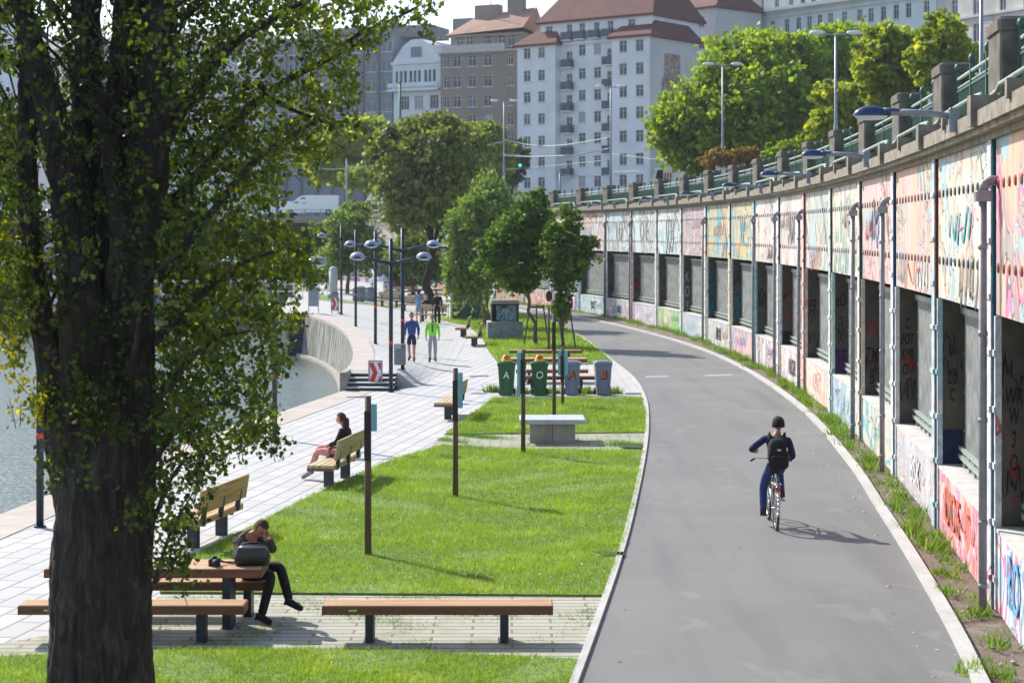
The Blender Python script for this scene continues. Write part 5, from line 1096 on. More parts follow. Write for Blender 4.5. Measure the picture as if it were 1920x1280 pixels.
def limb_pts(a, c, k=6, wob=.08):
    a, c = Vector(a), Vector(c); L = (c - a).length; out = []
    for i in range(k + 1):
        t = i / k; q = a.lerp(c, t) + Vector((R.gauss(0, 1), R.gauss(0, 1), R.gauss(0, .4))) * wob * L * math.sin(math.pi * t) * .5; out.append(q)
    return out
def tree(name, label, base, blobs, n, size, mat, tr=.2, cat='tree', bark='bark_pale', group=None, droop=0.0, clump=.16, fork=.45, sub=26):
    """blobs in world coordinates"""
    base = Vector(base); o = thing(name, label, cat, base, 0, group); zs = max(c[2] for c, r in blobs); bl = [((c[0] - base.x, c[1] - base.y, c[2] - base.z), r) for c, r in blobs]
    zc = min(c[2] - r[2] for c, r in bl); zc = max(zc, .6); cen = Vector(tuple(np.mean([c for c, r in bl], 0))); H_ = max(c[2] for c, r in bl)
    b = MB(); tp = limb_pts((0, 0, -.1), (cen.x * .6, cen.y * .6, zc + (H_ - zc) * fork), 8, .05); b.tube(tp, [tr * (1.25 - .09 * i) if i else tr * 1.5 for i in range(9)], 9)
    for c, r in bl:
        st = tp[R.choice((4, 5, 6, 7, 8))]; lp = limb_pts(st, Vector(c), 5, .12); b.tube(lp, [tr * (.55 - .08 * i) for i in range(6)], 6)
        for _ in range(5):
            d = Vector((R.gauss(0, 1), R.gauss(0, 1), R.gauss(.3, .7))).normalized(); e = Vector(c) + Vector((d.x * r[0], d.y * r[1], d.z * r[2])) * .85
            b.tube(limb_pts(lp[R.choice((3, 4, 5))], e, 4, .15), [tr * (.2 - .035 * i) for i in range(5)], 5)
    b.build('trunk', M[bark], o); crown('crown', bl, n, size, mat, o, clump, sub, droop=droop); return o
def B(px, py, d, rpx, rpy=None, dep=None):
    """blob from an image spot at distance d; radii in image pixels turned into metres"""
    k = d / FPX; rp = rpy or rpx; return (tuple(P(px, py, d)), (rpx * k, (dep or rpx) * k, rp * k))
def at(px, d, z=0): return ((px - 960) * d / FPX, d, z)
# right-hand plane trees behind the wall
tree('plane_tree', 'biggest bright green plane tree, behind the wall in the upper right centre', at(1380, 128, Z0), [B(1296, 222, 126, 64, 60), B(1348, 155, 128, 52, 56), B(1400, 118, 130, 72, 58), B(1470, 110, 132, 60, 50), B(1440, 190, 127, 90, 80), B(1370, 230, 126, 85, 80), B(1500, 170, 132, 60, 90), B(1260, 250, 126, 42, 45), B(1310, 290, 127, 60, 38), B(1450, 260, 130, 80, 50)], 52000, .36, 'leaf_plane', .42, bark='bark', clump=.2, sub=40)
tree('plane_tree', 'dark plane tree crown just right of the biggest one, below the green house', at(1560, 135, Z0), [B(1545, 100, 136, 60, 50), B(1590, 90, 138, 50, 42), B(1570, 170, 137, 60, 60), B(1535, 205, 137, 50, 60), B(1618, 170, 138, 40, 70)], 21000, .36, 'leaf_plane', .35, bark='bark', sub=34)
tree('plane_tree', 'small yellow-green tree in front of the dark crown, left of the wall pillars', at(1570, 100, Z0), [B(1570, 195, 100, 42, 42), B(1550, 240, 100, 36, 30), B(1600, 235, 101, 32, 34)], 10000, .28, 'leaf_yellowish', .2)
tree('plane_tree', 'yellow-green plane tree with a high rounded crown above the third wall pillar', at(1670, 110, Z0), [B(1665, 95, 110, 58, 50), B(1640, 140, 109, 40, 55), B(1690, 150, 110, 55, 55), B(1660, 190, 110, 40, 45), B(1700, 90, 112, 42, 40)], 20000, .32, 'leaf_yellowish', .3)
tree('plane_tree', 'rightmost plane tree, its pointed crown above the second wall pillar', at(1775, 105, Z0), [B(1765, 65, 105, 42, 40), B(1780, 110, 105, 52, 48), B(1735, 120, 104, 34, 44), B(1830, 130, 106, 38, 40), B(1880, 120, 108, 40, 30)], 16000, .30, 'leaf_yellowish', .28)
tree('small_tree', 'rust-brown small tree at the foot of the biggest plane tree', at(1370, 118, Z0), [B(1350, 300, 118, 36, 22), B(1400, 295, 119, 30, 20)], 4500, .22, 'leaf_rust', .1)
tree('shrub', 'green shrub peeking over the railings between wall pillars', at(1470, 112, Z0), [B(1470, 285, 112, 45, 20), B(1510, 270, 112, 30, 20)], 5000, .2, 'leaf_plane', .08, 'shrub')
# middle distance
tree('lime_tree', 'large dark olive tree with a broad crown in the middle of the plaza', at(809, 108), [B(800, 275, 108, 85, 55), B(750, 330, 107, 50, 62), B(850, 320, 108, 62, 58), B(800, 360, 108, 80, 55), B(760, 400, 107, 50, 38), B(880, 270, 110, 40, 40), B(735, 265, 108, 34, 36), B(830, 400, 109, 50, 36), B(702, 300, 108, 22, 24), B(825, 236, 108, 40, 24), B(765, 246, 108, 28, 22), B(898, 325, 109, 24, 30)], 23000, .26, 'leaf_olive', .25, bark='bark', clump=.22, sub=40, fork=.3)
tree('willow', 'weeping pale green tree hanging over the green container', at(912, 90), [B(905, 400, 90, 45, 70), B(870, 450, 89, 36, 75), B(930, 380, 91, 34, 50), B(900, 480, 89, 50, 60), B(855, 500, 89, 22, 46), B(915, 350, 91, 26, 30)], 17000, .19, 'leaf_willow', .17, 'tree', droop=.55, clump=.2, fork=.5)
tree('maple_tree', 'young maple with three stakes and a broad green crown on the back lawn', at(1006, 75), [B(1000, 400, 75, 34, 42), B(960, 440, 75, 38, 40), B(925, 470, 74.5, 32, 32), B(950, 500, 74.5, 44, 34), B(1000, 470, 75, 42, 50), B(1020, 420, 76, 24, 34), B(975, 530, 75, 36, 22), B(1012, 372, 75, 14, 22), B(905, 500, 75, 18, 18)], 18500, .145, 'leaf_maple', .075, clump=.17, sub=34)
tree('maple_tree', 'slim dark maple on stakes nearest the road bend, crown in front of the wall murals', at(1055, 73), [B(1068, 420, 73, 22, 40), B(1050, 460, 73, 34, 40), B(1082, 480, 73, 36, 34), B(1105, 455, 73, 20, 14), B(1060, 510, 73, 34, 36), B(1056, 560, 73, 18, 36), B(1035, 440, 73, 16, 26)], 11500, .13, 'leaf_maple', .06, clump=.17, sub=30)
tree('ornamental_tree', 'pale feathery small tree between the coach and the olive tree', at(650, 122, .5), [B(650, 430, 122, 34, 34), B(690, 470, 122, 36, 38), B(640, 480, 122, 36, 40), B(665, 400, 124, 30, 22)], 14000, .2, 'leaf_willow', .12, clump=.22)
tree('ornamental_tree', 'dark green narrow tree under the bridge edge left of the pale feathery one', at(612, 130, .5), [B(606, 440, 130, 22, 30), B(610, 490, 130, 28, 36)], 6000, .2, 'leaf_maple', .12)
tree('ornamental_tree', 'green tree hanging beside the lamp heads behind the lamp posts', at(775, 118, .3), [B(770, 470, 118, 40, 40), B(800, 500, 118, 34, 34), B(745, 500, 119, 26, 36)], 11000, .2, 'leaf_willow', .12, clump=.22)
tree('street_tree', 'yellowish green tree beyond the bridge left of the olive tree', at(650, 195, Z0), [B(650, 260, 195, 55, 36), B(610, 300, 195, 36, 36), B(690, 250, 196, 38, 34), B(640, 320, 195, 42, 32), B(700, 310, 196, 40, 40)], 20000, .42, 'leaf_yellowish', .28, clump=.2)
tree('street_tree', 'bright green tree against the brown house, right behind the olive crown', at(905, 190, Z0), [B(890, 255, 190, 34, 26), B(925, 255, 190, 24, 26), B(930, 300, 190, 36, 36)], 9000, .40, 'leaf_plane', .25)
tree('street_tree', 'dark tree at the foot of the brown house beside the light pole', at(965, 200, Z0), [B(965, 300, 200, 26, 40), B(945, 330, 200, 26, 24)], 5000, .42, 'leaf_dark', .2)
tree('street_tree', 'green tree beyond the bridge seen above the box van', at(675, 185, Z0), [B(672, 335, 185, 40, 24), B(720, 345, 185, 34, 26)], 6000, .4, 'leaf_plane', .2)
tree('street_tree', 'dark tree far off between the left poplar stems', at(60, 250, Z0), [B(60, 225, 250, 40, 50), B(25, 240, 250, 40, 40), B(110, 250, 250, 40, 45)], 9000, .5, 'leaf_dark', .3)
tree('shrub', 'yellow-green shoots around the foot of the slim dark maple', at(1056, 73.3), [B(1056, 590, 73.3, 14, 20), B(1044, 580, 73.3, 10, 14)], 1500, .1, 'leaf_yellowish', .02, 'shrub')
# stakes
M['stake'] = simple('stake', (.12, .10, .085, 1), .9)
for px, d, sp, ztop, lb in ((1006, 75, (-.52, 0, .5), 1.75, 'wooden tree stakes with crossbar around the broad young maple'), (1055, 73, (-.42, .02, .5), 1.75, 'wooden tree stakes around the slim dark maple')):
    x, y, z = at(px, d); o = thing('tree_stakes', lb, 'tree stakes', (x, y, 0))
    for k, s in enumerate(sp): yy = -.35 if k != 1 else .45; b = MB(); b.tube([(s * 1.05 - .0, yy, 0), (s * .55, yy * .5, ztop)], .035, 7); b.build('stake', M['stake'], o)
    b = MB(); b.bbox((-.34, -.2, ztop - .14), (.34, -.15, ztop - .04), .01); b.bbox((-.3, -.15, ztop - .14), (-.25, .3, ztop - .04), .01); b.bbox((.25, -.15, ztop - .14), (.3, .3, ztop - .04), .01); b.build('crossbar', M['stake'], o)
# low plants by the bins
for px, py, lb in ((925, 735, 'small green plant left of the first green bin'), (981, 738, 'small plants between the two green bins'), (1036, 738, 'small plants between the second green and first grey bin'), (1102, 738, 'small green plant between the two grey bins'), (1152, 738, 'small dry plant right of the last grey bin')):
    g = G(px, py); k = 260; o = thing('weed_plant', lb, 'plant', g); c = rng.normal(0, .11, (k, 3)); c[:, 2] = 0
    link('leaves', leaf_mesh('leaves', c, unit(rng.normal(size=(k, 3))), unit(rng.normal(size=(k, 3)) * .6 + [0, 0, 1]), rng.random(k) * .22 + .1, rng.random(k), M['weed'], 'blade'), o)

# ---------------------------------------------------------------- the big poplar in front
D0 = 15.0; tb = Vector(P(192, 1490, D0)); tb.z = 0
pop = thing('poplar', 'huge many-stemmed poplar with deeply furrowed dark bark filling the left foreground', 'tree', (tb.x, tb.y, 0))
def furrow(i, q, p):
    c_, s_ = math.cos(q), math.sin(q); a = noise.noise(Vector((c_ * 4.5, s_ * 4.5, p.z * .55 + p.x))); a2 = noise.noise(Vector((c_ * 11, s_ * 11, p.z * 1.6))); a3 = noise.noise(Vector((c_ * 1.3, s_ * 1.3, p.z * .7)))
    return 1 + .08 * a3 + .16 * (abs(a) - .22) + .10 * (abs(a2) - .2)
def stem(pts, radii, n=40, k=16, f=furrow):
    W3 = smooth_line([P(*a) - pop.location for a in pts], k); rr = list(np.interp(np.linspace(0, len(pts) - 1, len(W3)), range(len(pts)), radii)); return W3, rr
b = MB(); from mathutils import noise as _n
def add_stem(pts, rpx, n=40):
    W3, rr = stem([(a[0], a[1], a[2] if len(a) > 2 else D0) for a in pts], [r_ * D0 / FPX for r_ in rpx]); b.tube(W3, rr, n, 0, True, True, furrow); return W3
stems = [add_stem([(192, 1510), (192, 1440), (194, 1340), (192, 1220), (190, 1100), (192, 980), (200, 880), (212, 780), (222, 660), (228, 520), (236, 380), (244, 240), (250, 100), (254, -60), (256, -300)], [142, 112, 99, 95, 93, 91, 85, 74, 62, 56, 50, 46, 42, 38, 26], 130),
         add_stem([(190, 1180, 15.05), (165, 1000, 15), (136, 860, 14.95), (118, 760, 14.8), (100, 680, 14.8), (78, 600, 14.7), (60, 480, 14.7), (52, 330, 14.6), (50, 160, 14.6), (44, 60, 14.5), (30, -60, 14.5), (10, -250, 14.5)], [60, 56, 48, 40, 30, 22, 19, 17, 15, 13, 12, 8], 24),
         add_stem([(170, 760, 14.7), (155, 600, 14.6), (142, 480, 14.6), (128, 360, 14.6), (98, 220, 14.5), (66, 110, 14.5), (38, 0, 14.4), (10, -140, 14.4)], [52, 42, 36, 32, 26, 22, 18, 14], 30),
         add_stem([(195, 640, 15.2), (175, 480, 15.2), (168, 330, 15.3), (160, 160, 15.3), (168, 0, 15.3), (180, -200, 15.3)], [44, 36, 32, 26, 22, 16], 24),
         add_stem([(232, 620, 14.8), (250, 470, 14.7), (275, 330, 14.7), (290, 180, 14.6), (300, 40, 14.6), (305, -150, 14.6)], [50, 42, 36, 32, 28, 20], 30),
         add_stem([(235, 500, 14.6), (222, 400, 14.5), (200, 260, 14.5), (185, 180, 14.5), (150, 60, 14.5), (130, -80, 14.5)], [20, 16, 13, 11, 9, 6], 16)]
def thin(pts, r0, r1, n=7):
    W3 = smooth_line([P(*a) - pop.location for a in pts], 5); K = len(W3); b.tube(W3, [(r0 + (r1 - r0) * i / (K - 1)) * D0 / FPX for i in range(K)], n)
for pts, r0, r1 in (([(290, 300, 14.8), (360, 180, 14.6), (430, 90, 14.5), (520, 30, 14.4), (600, -10, 14.3)], 13, 4), ([(300, 400, 15), (380, 320, 15), (460, 210, 15.2), (540, 150, 15.3), (620, 110, 15.4), (690, 70, 15.5)], 12, 3),
    ([(620, 100, 15.4), (680, 60, 15.4), (740, 35, 15.5), (800, 5, 15.5)], 4, 1.5), ([(300, 520, 14.8), (380, 420, 14.6), (450, 330, 14.5), (520, 270, 14.5), (590, 230, 14.4)], 10, 3), ([(480, 150, 14.8), (520, 190, 14.7), (570, 215, 14.6), (620, 230, 14.6)], 6, 2),
    ([(290, 640, 14.7), (370, 560, 14.6), (440, 500, 14.5), (520, 470, 14.5)], 9, 2), ([(290, 760, 14.7), (340, 690, 14.5), (400, 640, 14.5), (470, 620, 14.5)], 8, 2), ([(280, 880, 14.6), (330, 800, 14.5), (380, 760, 14.5), (440, 760, 14.4)], 7, 2),
    ([(285, 980, 14.6), (320, 900, 14.5), (350, 860, 14.5), (390, 850, 14.4)], 5, 2), ([(290, 1090, 14.6), (315, 1010, 14.5), (340, 960, 14.4), (365, 920, 14.4)], 4, 1.5), ([(240, 700, 14.3), (260, 620, 14.2), (262, 540, 14.2), (270, 460, 14.1)], 7, 3),
    ([(215, 560, 14.2), (222, 500, 14.1), (212, 450, 14.1), (205, 400, 14.1)], 4, 2), ([(262, 540, 14.2), (300, 500, 14.1), (340, 470, 14.1), (350, 420, 14.1)], 4, 1.5), ([(70, 600, 14.6), (50, 560, 14.6), (30, 540, 14.5), (10, 520, 14.5)], 4, 2),
    ([(80, 640, 14.6), (58, 620, 14.6), (40, 640, 14.5), (22, 660, 14.5)], 3, 1), ([(98, 700, 14.7), (90, 740, 14.5), (84, 790, 14.4), (88, 860, 14.4), (95, 900, 14.4)], 2.5, 1), ([(190, 900, 14.2), (215, 880, 14.1), (222, 850, 14.1)], 5, 2)): thin(pts, r0, r1)
for _ in range(150):
    W3 = R.choice(stems); p_ = W3[R.randrange(len(W3) // 3, len(W3) - 1)]; a = R.uniform(0, 6.28); L = R.uniform(.35, 1.3); q_ = p_ + Vector((math.cos(a) * L * .7, math.sin(a) * L * .7, L))
    pts = limb_pts(p_, q_, 5, .15); b.tube(pts, [.014 - .002 * i for i in range(6)], 5)
# burls
trunk_me = b.mesh('trunk', M['bark']); tro = link('trunk', trunk_me, pop)
m_ = tro.modifiers.new('s', 'DISPLACE'); tx = bpy.data.textures.new('bark_disp', 'CLOUDS'); tx.noise_scale = .09; m_.texture = tx; m_.strength = .035; m_.mid_level = .5; m_.texture_coords = 'LOCAL'
# leaf masses: outline of the crown seen from the path, filled in depth
mask = [(-160, -200), (705, -200), (715, 40), (700, 95), (655, 120), (672, 165), (628, 205), (622, 240), (585, 262), (592, 300), (538, 340), (522, 385), (560, 440), (592, 500), (566, 545), (560, 590), (536, 622), (532, 690), (505, 720), (512, 800), (498, 838), (432, 850), (402, 905), (368, 938), (352, 1000), (330, 1075), (300, 1085), (285, 1000), (250, 960), (215, 900), (190, 890), (150, 840), (140, 760), (120, 700), (100, 650), (60, 640), (30, 615), (-160, 560)]
holes_ = [(545, 110, 22), (650, 60, 16), (20, 60, 26), (205, 30, 16), (212, 70, 12), (65, 330, 22), (60, 250, 26), (40, 180, 20), (385, 95, 16), (20, 150, 22), (560, 330, 20), (470, 690, 14), (415, 800, 16), (330, 880, 14), (25, 440, 18), (535, 210, 18), (60, 480, 12), (350, 250, 12), (120, 640, 14), (585, 60, 14), (410, 600, 10)]
nc = 5200; cx = rng.uniform(-160, 720, nc * 3); cy = rng.uniform(-200, 1090, nc * 3); k = in_poly(cx, cy, mask)
for hx, hy, hr in holes_: k &= (cx - hx) ** 2 + (cy - hy) ** 2 > (hr * 1.15) ** 2
k &= ~((cx > 100) & (cx < 290) & (cy > 880)) & ~((cx > 120) & (cx < 285) & (cy > 640) & (rng.random(len(cx)) < .35)) & ~((cy > 840) & (rng.random(len(cx)) < .35))
k &= ~((cx > 60) & (cx < 300) & (rng.random(len(cx)) < .62)) & ~((cx < 110) & (rng.random(len(cx)) < .4)) & ~((cx > 420) & (rng.random(len(cx)) < .55)) & ~((cx > 300) & (cx < 420) & (rng.random(len(cx)) < .38))
cx, cy = cx[k][:nc], cy[k][:nc]; NCL = len(cx); cd = rng.normal(15.3, .95, NCL); cd[(cx > 100) & (cx < 300)] = np.abs(rng.normal(0, 1.1, ((cx > 100) & (cx < 300)).sum())) * -1 * (rng.random(((cx > 100) & (cx < 300)).sum()) > .8) + 14.35
cd = np.where((cx > 100) & (cx < 300) & (rng.random(NCL) < .80), rng.uniform(15.7, 17.2, NCL), cd)
extra = [(r_[0] + rng.normal(0, r_[2]), r_[1] + rng.normal(0, r_[3]), r_[4] + rng.normal(0, .12)) for r_ in [(22, 668, 9, 22, 14.5)] * 12 + [(70, 755, 18, 16, 14.5)] * 16 + [(20, 480, 16, 28, 14.4)] * 26 + [(20, 560, 30, 30, 14.4)] * 30 + [(510, 832, 12, 6, 14.4)] * 7 + [(640, 205, 26, 18, 14.5)] * 14 + [(775, 30, 16, 20, 15.5)] * 10 + [(800, 10, 8, 10, 15.5)] * 5 + [(745, 40, 14, 10, 15.5)] * 5 + [(88, 880, 7, 22, 14.4)] * 5 + [(600, 255, 22, 30, 14.6)] * 18 + [(320, 1060, 22, 26, 14.4)] * 14 + [(215, 790, 50, 60, 14.25)] * 36 + [(150, 700, 25, 40, 14.3)] * 12 + [(260, 940, 22, 20, 14.2)] * 12]
cx = np.concatenate([cx, [e[0] for e in extra]]); cy = np.concatenate([cy, [e[1] for e in extra]]); cd = np.concatenate([cd, [e[2] for e in extra]])
yel = np.zeros(len(cx)); yel[NCL:NCL + 84] = .55; yel[NCL + 60:NCL + 84] = .35
wx = (cx - 960) * cd / FPX; wz = CAM_H - (cy - HY) * cd / FPX
hull = np.stack([wx, cd, wz], 1); per = rng.integers(9, 19, len(hull)); idx = np.repeat(np.arange(len(hull)), per); N = len(idx)
tw = unit(rng.normal(size=(len(hull), 3)) + [0, 0, .4]); pos = hull[idx] + tw[idx] * rng.uniform(-.12, .12, (N, 1)) + rng.normal(0, .035, (N, 3))
edge = np.clip((np.abs(cx - 200) / 420), 0, 1) * .34  # leaves paler away from the trunk: sunlit highlights put into the colour
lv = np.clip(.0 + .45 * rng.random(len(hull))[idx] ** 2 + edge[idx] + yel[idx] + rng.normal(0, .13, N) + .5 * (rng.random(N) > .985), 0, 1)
nrm = unit(rng.normal(size=(N, 3)) + [0, -.3, .5]); upv = unit(rng.normal(size=(N, 3)) * .8 + [0, 0, -.8])
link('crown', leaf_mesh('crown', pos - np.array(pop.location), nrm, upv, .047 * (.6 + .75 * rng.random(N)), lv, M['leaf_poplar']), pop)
bt_ = MB()
for h_, t_ in list(zip(hull, tw))[::2]:
    a = Vector(h_ - t_ * .13) - pop.location; c_ = Vector(h_ + t_ * .13) - pop.location; bt_.tube([a, (a + c_) / 2 + Vector((0, 0, .01)), c_], [.0045, .0035, .002], 3, caps=False)
bt_.build('twigs', M['bark'], pop)
# upper crown out of the frame, so that the tree is whole and throws its shade
crown('upper_crown', [((-1.6, .8, 9.4), (2.6, 2.4, 2.2)), ((.6, .6, 9.0), (2.2, 2.2, 2)), ((-.4, 1, 12), (2.6, 2.6, 2.6)), ((-.4, .8, 14.5), (1.8, 1.8, 2.2))], 3500, .10, 'leaf_poplar', pop)
# ---------------------------------------------------------------- people
def skin_eval(pts, edges, rad, root=0, sub=2):
    me = bpy.data.meshes.new('tmp'); me.from_pydata([tuple(p) for p in pts], edges, []); o = bpy.data.objects.new('tmp', me); COL.objects.link(o)
    m = o.modifiers.new('s', 'SKIN'); m.use_smooth_shade = True; m.branch_smoothing = .3
    for i, r in enumerate(rad):
        sv = me.skin_vertices[0].data[i]; sv.radius = r if isinstance(r, tuple) else (r, r); sv.use_root = (i == root)
    s = o.modifiers.new('u', 'SUBSURF'); s.levels = sub; s.render_levels = sub
    dg = bpy.context.evaluated_depsgraph_get(); ev = o.evaluated_get(dg); e = bpy.data.meshes.new_from_object(ev)
    vs = [tuple(v.co) for v in e.vertices]; fs = [tuple(p.vertices) for p in e.polygons]; bpy.data.objects.remove(o); bpy.data.meshes.remove(e); return vs, fs
J0 = dict(pelvis=(0, 0, .95), waist=(0, 0, 1.10), chest=(0, 0, 1.28), up=(0, -.01, 1.42), neck=(0, 0, 1.50), head=(0, .03, 1.635),
          shL=(-.18, 0, 1.41), elL=(-.235, -.02, 1.13), wrL=(-.25, .06, .89), shR=(.18, 0, 1.41), elR=(.235, -.02, 1.13), wrR=(.25, .06, .89),
          hipL=(-.09, 0, .91), knL=(-.10, .02, .50), anL=(-.10, -.02, .09), toL=(-.11, .14, .04), hipR=(.09, 0, .91), knR=(.10, .02, .50), anR=(.10, -.02, .09), toR=(.11, .14, .04))
RB = dict(pelvis=.125, waist=.115, chest=.13, up=.10, neck=.052, shL=.055, shR=.055, elL=.042, elR=.042, wrL=.028, wrR=.028, hipL=.088, hipR=.088, knL=.058, knR=.058, anL=.04, anR=.04, toL=.035, toR=.035)
def person(label, loc, rz, J=None, face=(0, 1, 0), tilt=None, skin_c=lin(205, 150, 125, .8), top=None, bottom=None, shoes=None, hair=None, hair_len=0, short_legs=False, short_arms=False, skirt=False, girth=1.0, hair_w=1.0, helmet=None, hands=True, sc_=1.0, fingers=None):
    K = {k: Vector(v) for k, v in J0.items()}; K.update({k: Vector(v) for k, v in (J or {}).items()})
    o = thing('person', label, 'person', loc, rz); o.scale = (sc_,) * 3; sk = simple('skin', skin_c, .55, 0, .06, 8, 0)
    def grow(names, edges, dr=0, root=0, ends=None):
        pts = [K[n] if isinstance(n, str) else n[1] for n in names]; rr = [(RB[n] * (girth if n in ('pelvis', 'waist', 'chest') else 1) + (dr * .45 if n[:2] in ('sh', 'el') else dr)) if isinstance(n, str) else n[2] for n in names]
        idx = {(n if isinstance(n, str) else n[0]): i for i, n in enumerate(names)}
        return skin_eval(pts, [(idx[a], idx[c]) for a, c in edges], rr, root)
    b = MB()
    ht = K['neck'].lerp(K['head'], .55)
    RS = {k: RB[k] for k in RB}
    for k_ in ('pelvis', 'waist', 'chest', 'up', 'hipL', 'hipR', 'shL', 'shR'): RB[k_] = RS[k_] * .78
    v, f = grow(['pelvis', 'waist', 'chest', 'up', 'neck', ('ht', ht, .048), 'shL', 'elL', 'wrL', 'shR', 'elR', 'wrR', 'hipL', 'knL', 'anL', 'toL', 'hipR', 'knR', 'anR', 'toR'],
                [('pelvis', 'waist'), ('waist', 'chest'), ('chest', 'up'), ('up', 'neck'), ('neck', 'ht'), ('up', 'shL'), ('shL', 'elL'), ('elL', 'wrL'), ('up', 'shR'), ('shR', 'elR'), ('elR', 'wrR'), ('pelvis', 'hipL'), ('hipL', 'knL'), ('knL', 'anL'), ('anL', 'toL'), ('pelvis', 'hipR'), ('hipR', 'knR'), ('knR', 'anR'), ('anR', 'toR')])
    RB.update(RS); b.add(v, f, 0, True)
    # head with face
    fy = Vector(face).normalized(); up = Vector((0, 0, 1)) if tilt is None else Vector(tilt); xx = fy.cross(up).normalized(); zz = xx.cross(fy).normalized()
    Rm = Matrix((xx, fy, zz)).transposed().to_4x4(); T = Matrix.Translation(K['head']) @ Rm
    hv = []; n = 20; m_ = 14
    for i in range(m_ + 1):
        la = -math.pi / 2 + math.pi * i / m_
        for k in range(n):
            lo = 2 * math.pi * k / n; x, y, z = math.cos(la) * math.cos(lo), math.cos(la) * math.sin(lo), math.sin(la)
            jaw = 1 - .32 * max(0, -z) * (1 if y < .3 else .8); px_, py_, pz_ = x * .074 * jaw, y * (.095 if y < 0 else .088) * (1 - .12 * max(0, -z)), z * .118
            if y > .85 and -.35 < z < .15: py_ += .010 + .012 * (abs(x) < .2)
            hv.append(T @ Vector((px_, py_, pz_)))
    b.add(hv, [(i * n + k, i * n + (k + 1) % n, (i + 1) * n + (k + 1) % n, (i + 1) * n + k) for i in range(m_) for k in range(n)], 0, True)
    b.ell(T @ Vector((0, .098, -.02)), (.013, .02, .022), 8, 0, Rm)
    for s in (-1, 1): b.ell(T @ Vector((s * .076, -.005, -.01)), (.012, .02, .03), 8, 0, Rm); b.ell(T @ Vector((s * .03, .083, .012)), (.013, .008, .007), 8, 1, Rm); b.ell(T @ Vector((s * .03, .085, .033)), (.018, .007, .004), 8, 1, Rm)
    b.ell(T @ Vector((0, .085, -.062)), (.024, .008, .006), 8, 2, Rm)
    for s, side in (('L', -1), ('R', 1)):
        if not hands: continue
        w_, d = K['wr' + s], (K['wr' + s] - K['el' + s]).normalized(); ff = (fingers or {}).get(s)
        if ff: d = Vector(ff).normalized()
        nrm_ = Vector((-side, 0, -.2)); nrm_ = (nrm_ - d * nrm_.dot(d)).normalized(); sd = d.cross(nrm_)
        pts = [w_, w_ + d * .045]; rad = [.024, .030]; ed = [(0, 1)]
        for q in range(4):
            kq = w_ + d * (.085 - .004 * abs(q - 1.2)) + sd * (q - 1.5) * .021; L = (.036, .042, .040, .030)[q]
            m1 = kq + (d * .8 + nrm_ * .5).normalized() * L; m2 = m1 + (d * .35 + nrm_ * .9).normalized() * L * .8; i0 = len(pts); pts += [kq, m1, m2]; rad += [.0115, .0095, .008]; ed += [(1, i0), (i0, i0 + 1), (i0 + 1, i0 + 2)]
        i0 = len(pts); t1 = w_ + d * .035 - sd * .035 + nrm_ * .012; t2 = t1 + (d * .8 - sd * .5 + nrm_ * .4).normalized() * .035; pts += [t1, t2]; rad += [.012, .010]; ed += [(1, i0), (i0, i0 + 1)]
        v, f = skin_eval(pts, ed, rad, 0, 1); b.add(v, f, 0, True)
    b.build('body', [sk, M['black'], simple('lips', sc(skin_c, .6), .6)], o)
    if top:
        b = MB(); hem = K['pelvis'].lerp(K['waist'], -.15)
        nm = [('hem', hem, .138 * girth), 'waist', 'chest', 'up', ('col', K['neck'].lerp(K['up'], .22), .070), 'shL', 'elL', 'shR', 'elR', ('c2', K['neck'].lerp(K['up'], .62), .098)]; ed = [('hem', 'waist'), ('waist', 'chest'), ('chest', 'up'), ('up', 'c2'), ('c2', 'col'), ('up', 'shL'), ('up', 'shR')]
        if short_arms: nm[6] = ('elL', K['shL'].lerp(K['elL'], .6), .062); nm[8] = ('elR', K['shR'].lerp(K['elR'], .6), .062)
        ed += [('shL', 'elL'), ('shR', 'elR')]
        if not short_arms: nm += [('wL', K['elL'].lerp(K['wrL'], .93), .042), ('wR', K['elR'].lerp(K['wrR'], .93), .042)]; ed += [('elL', 'wL'), ('elR', 'wR')]
        v, f = grow(nm, ed, .034); b.add(v, f, 0, True); b.build('top', top, o)
    if bottom:
        b = MB(); kf = .85 if short_legs else 1
        kl = ('kL', K['hipL'].lerp(K['knL'], kf), .085 if short_legs else .072); kr = ('kR', K['hipR'].lerp(K['knR'], kf), .085 if short_legs else .072)
        nm = [('pv', K['pelvis'], .138 * girth), ('bw', K['pelvis'].lerp(K['waist'], .5), .128 * girth), ('hL', K['hipL'], .105), ('hR', K['hipR'], .105), kl, kr]; ed = [('pv', 'bw'), ('pv', 'hL'), ('pv', 'hR'), ('hL', 'kL'), ('hR', 'kR')]
        if not short_legs: nm += [('aL', K['knL'].lerp(K['anL'], 1.0), .056), ('aR', K['knR'].lerp(K['anR'], 1.0), .056)]; ed += [('kL', 'aL'), ('kR', 'aR')]
        v, f = grow(nm, ed, 0); b.add(v, f, 0, True); b.build('skirt' if skirt else 'trousers', bottom, o)
    if shoes:
        for s in 'LR':
            a, t_ = K['an' + s], K['to' + s]; d = (t_ - a); d2 = (t_ + d * .15)
            v, f = skin_eval([a + Vector((0, 0, .0)) - d * .25, a, a.lerp(t_, .6), d2], [(0, 1), (1, 2), (2, 3)], [.04, .05, .046, .036], 1, 2); b = MB(); b.add(v, f, 0, True); b.build('shoe', shoes, o)
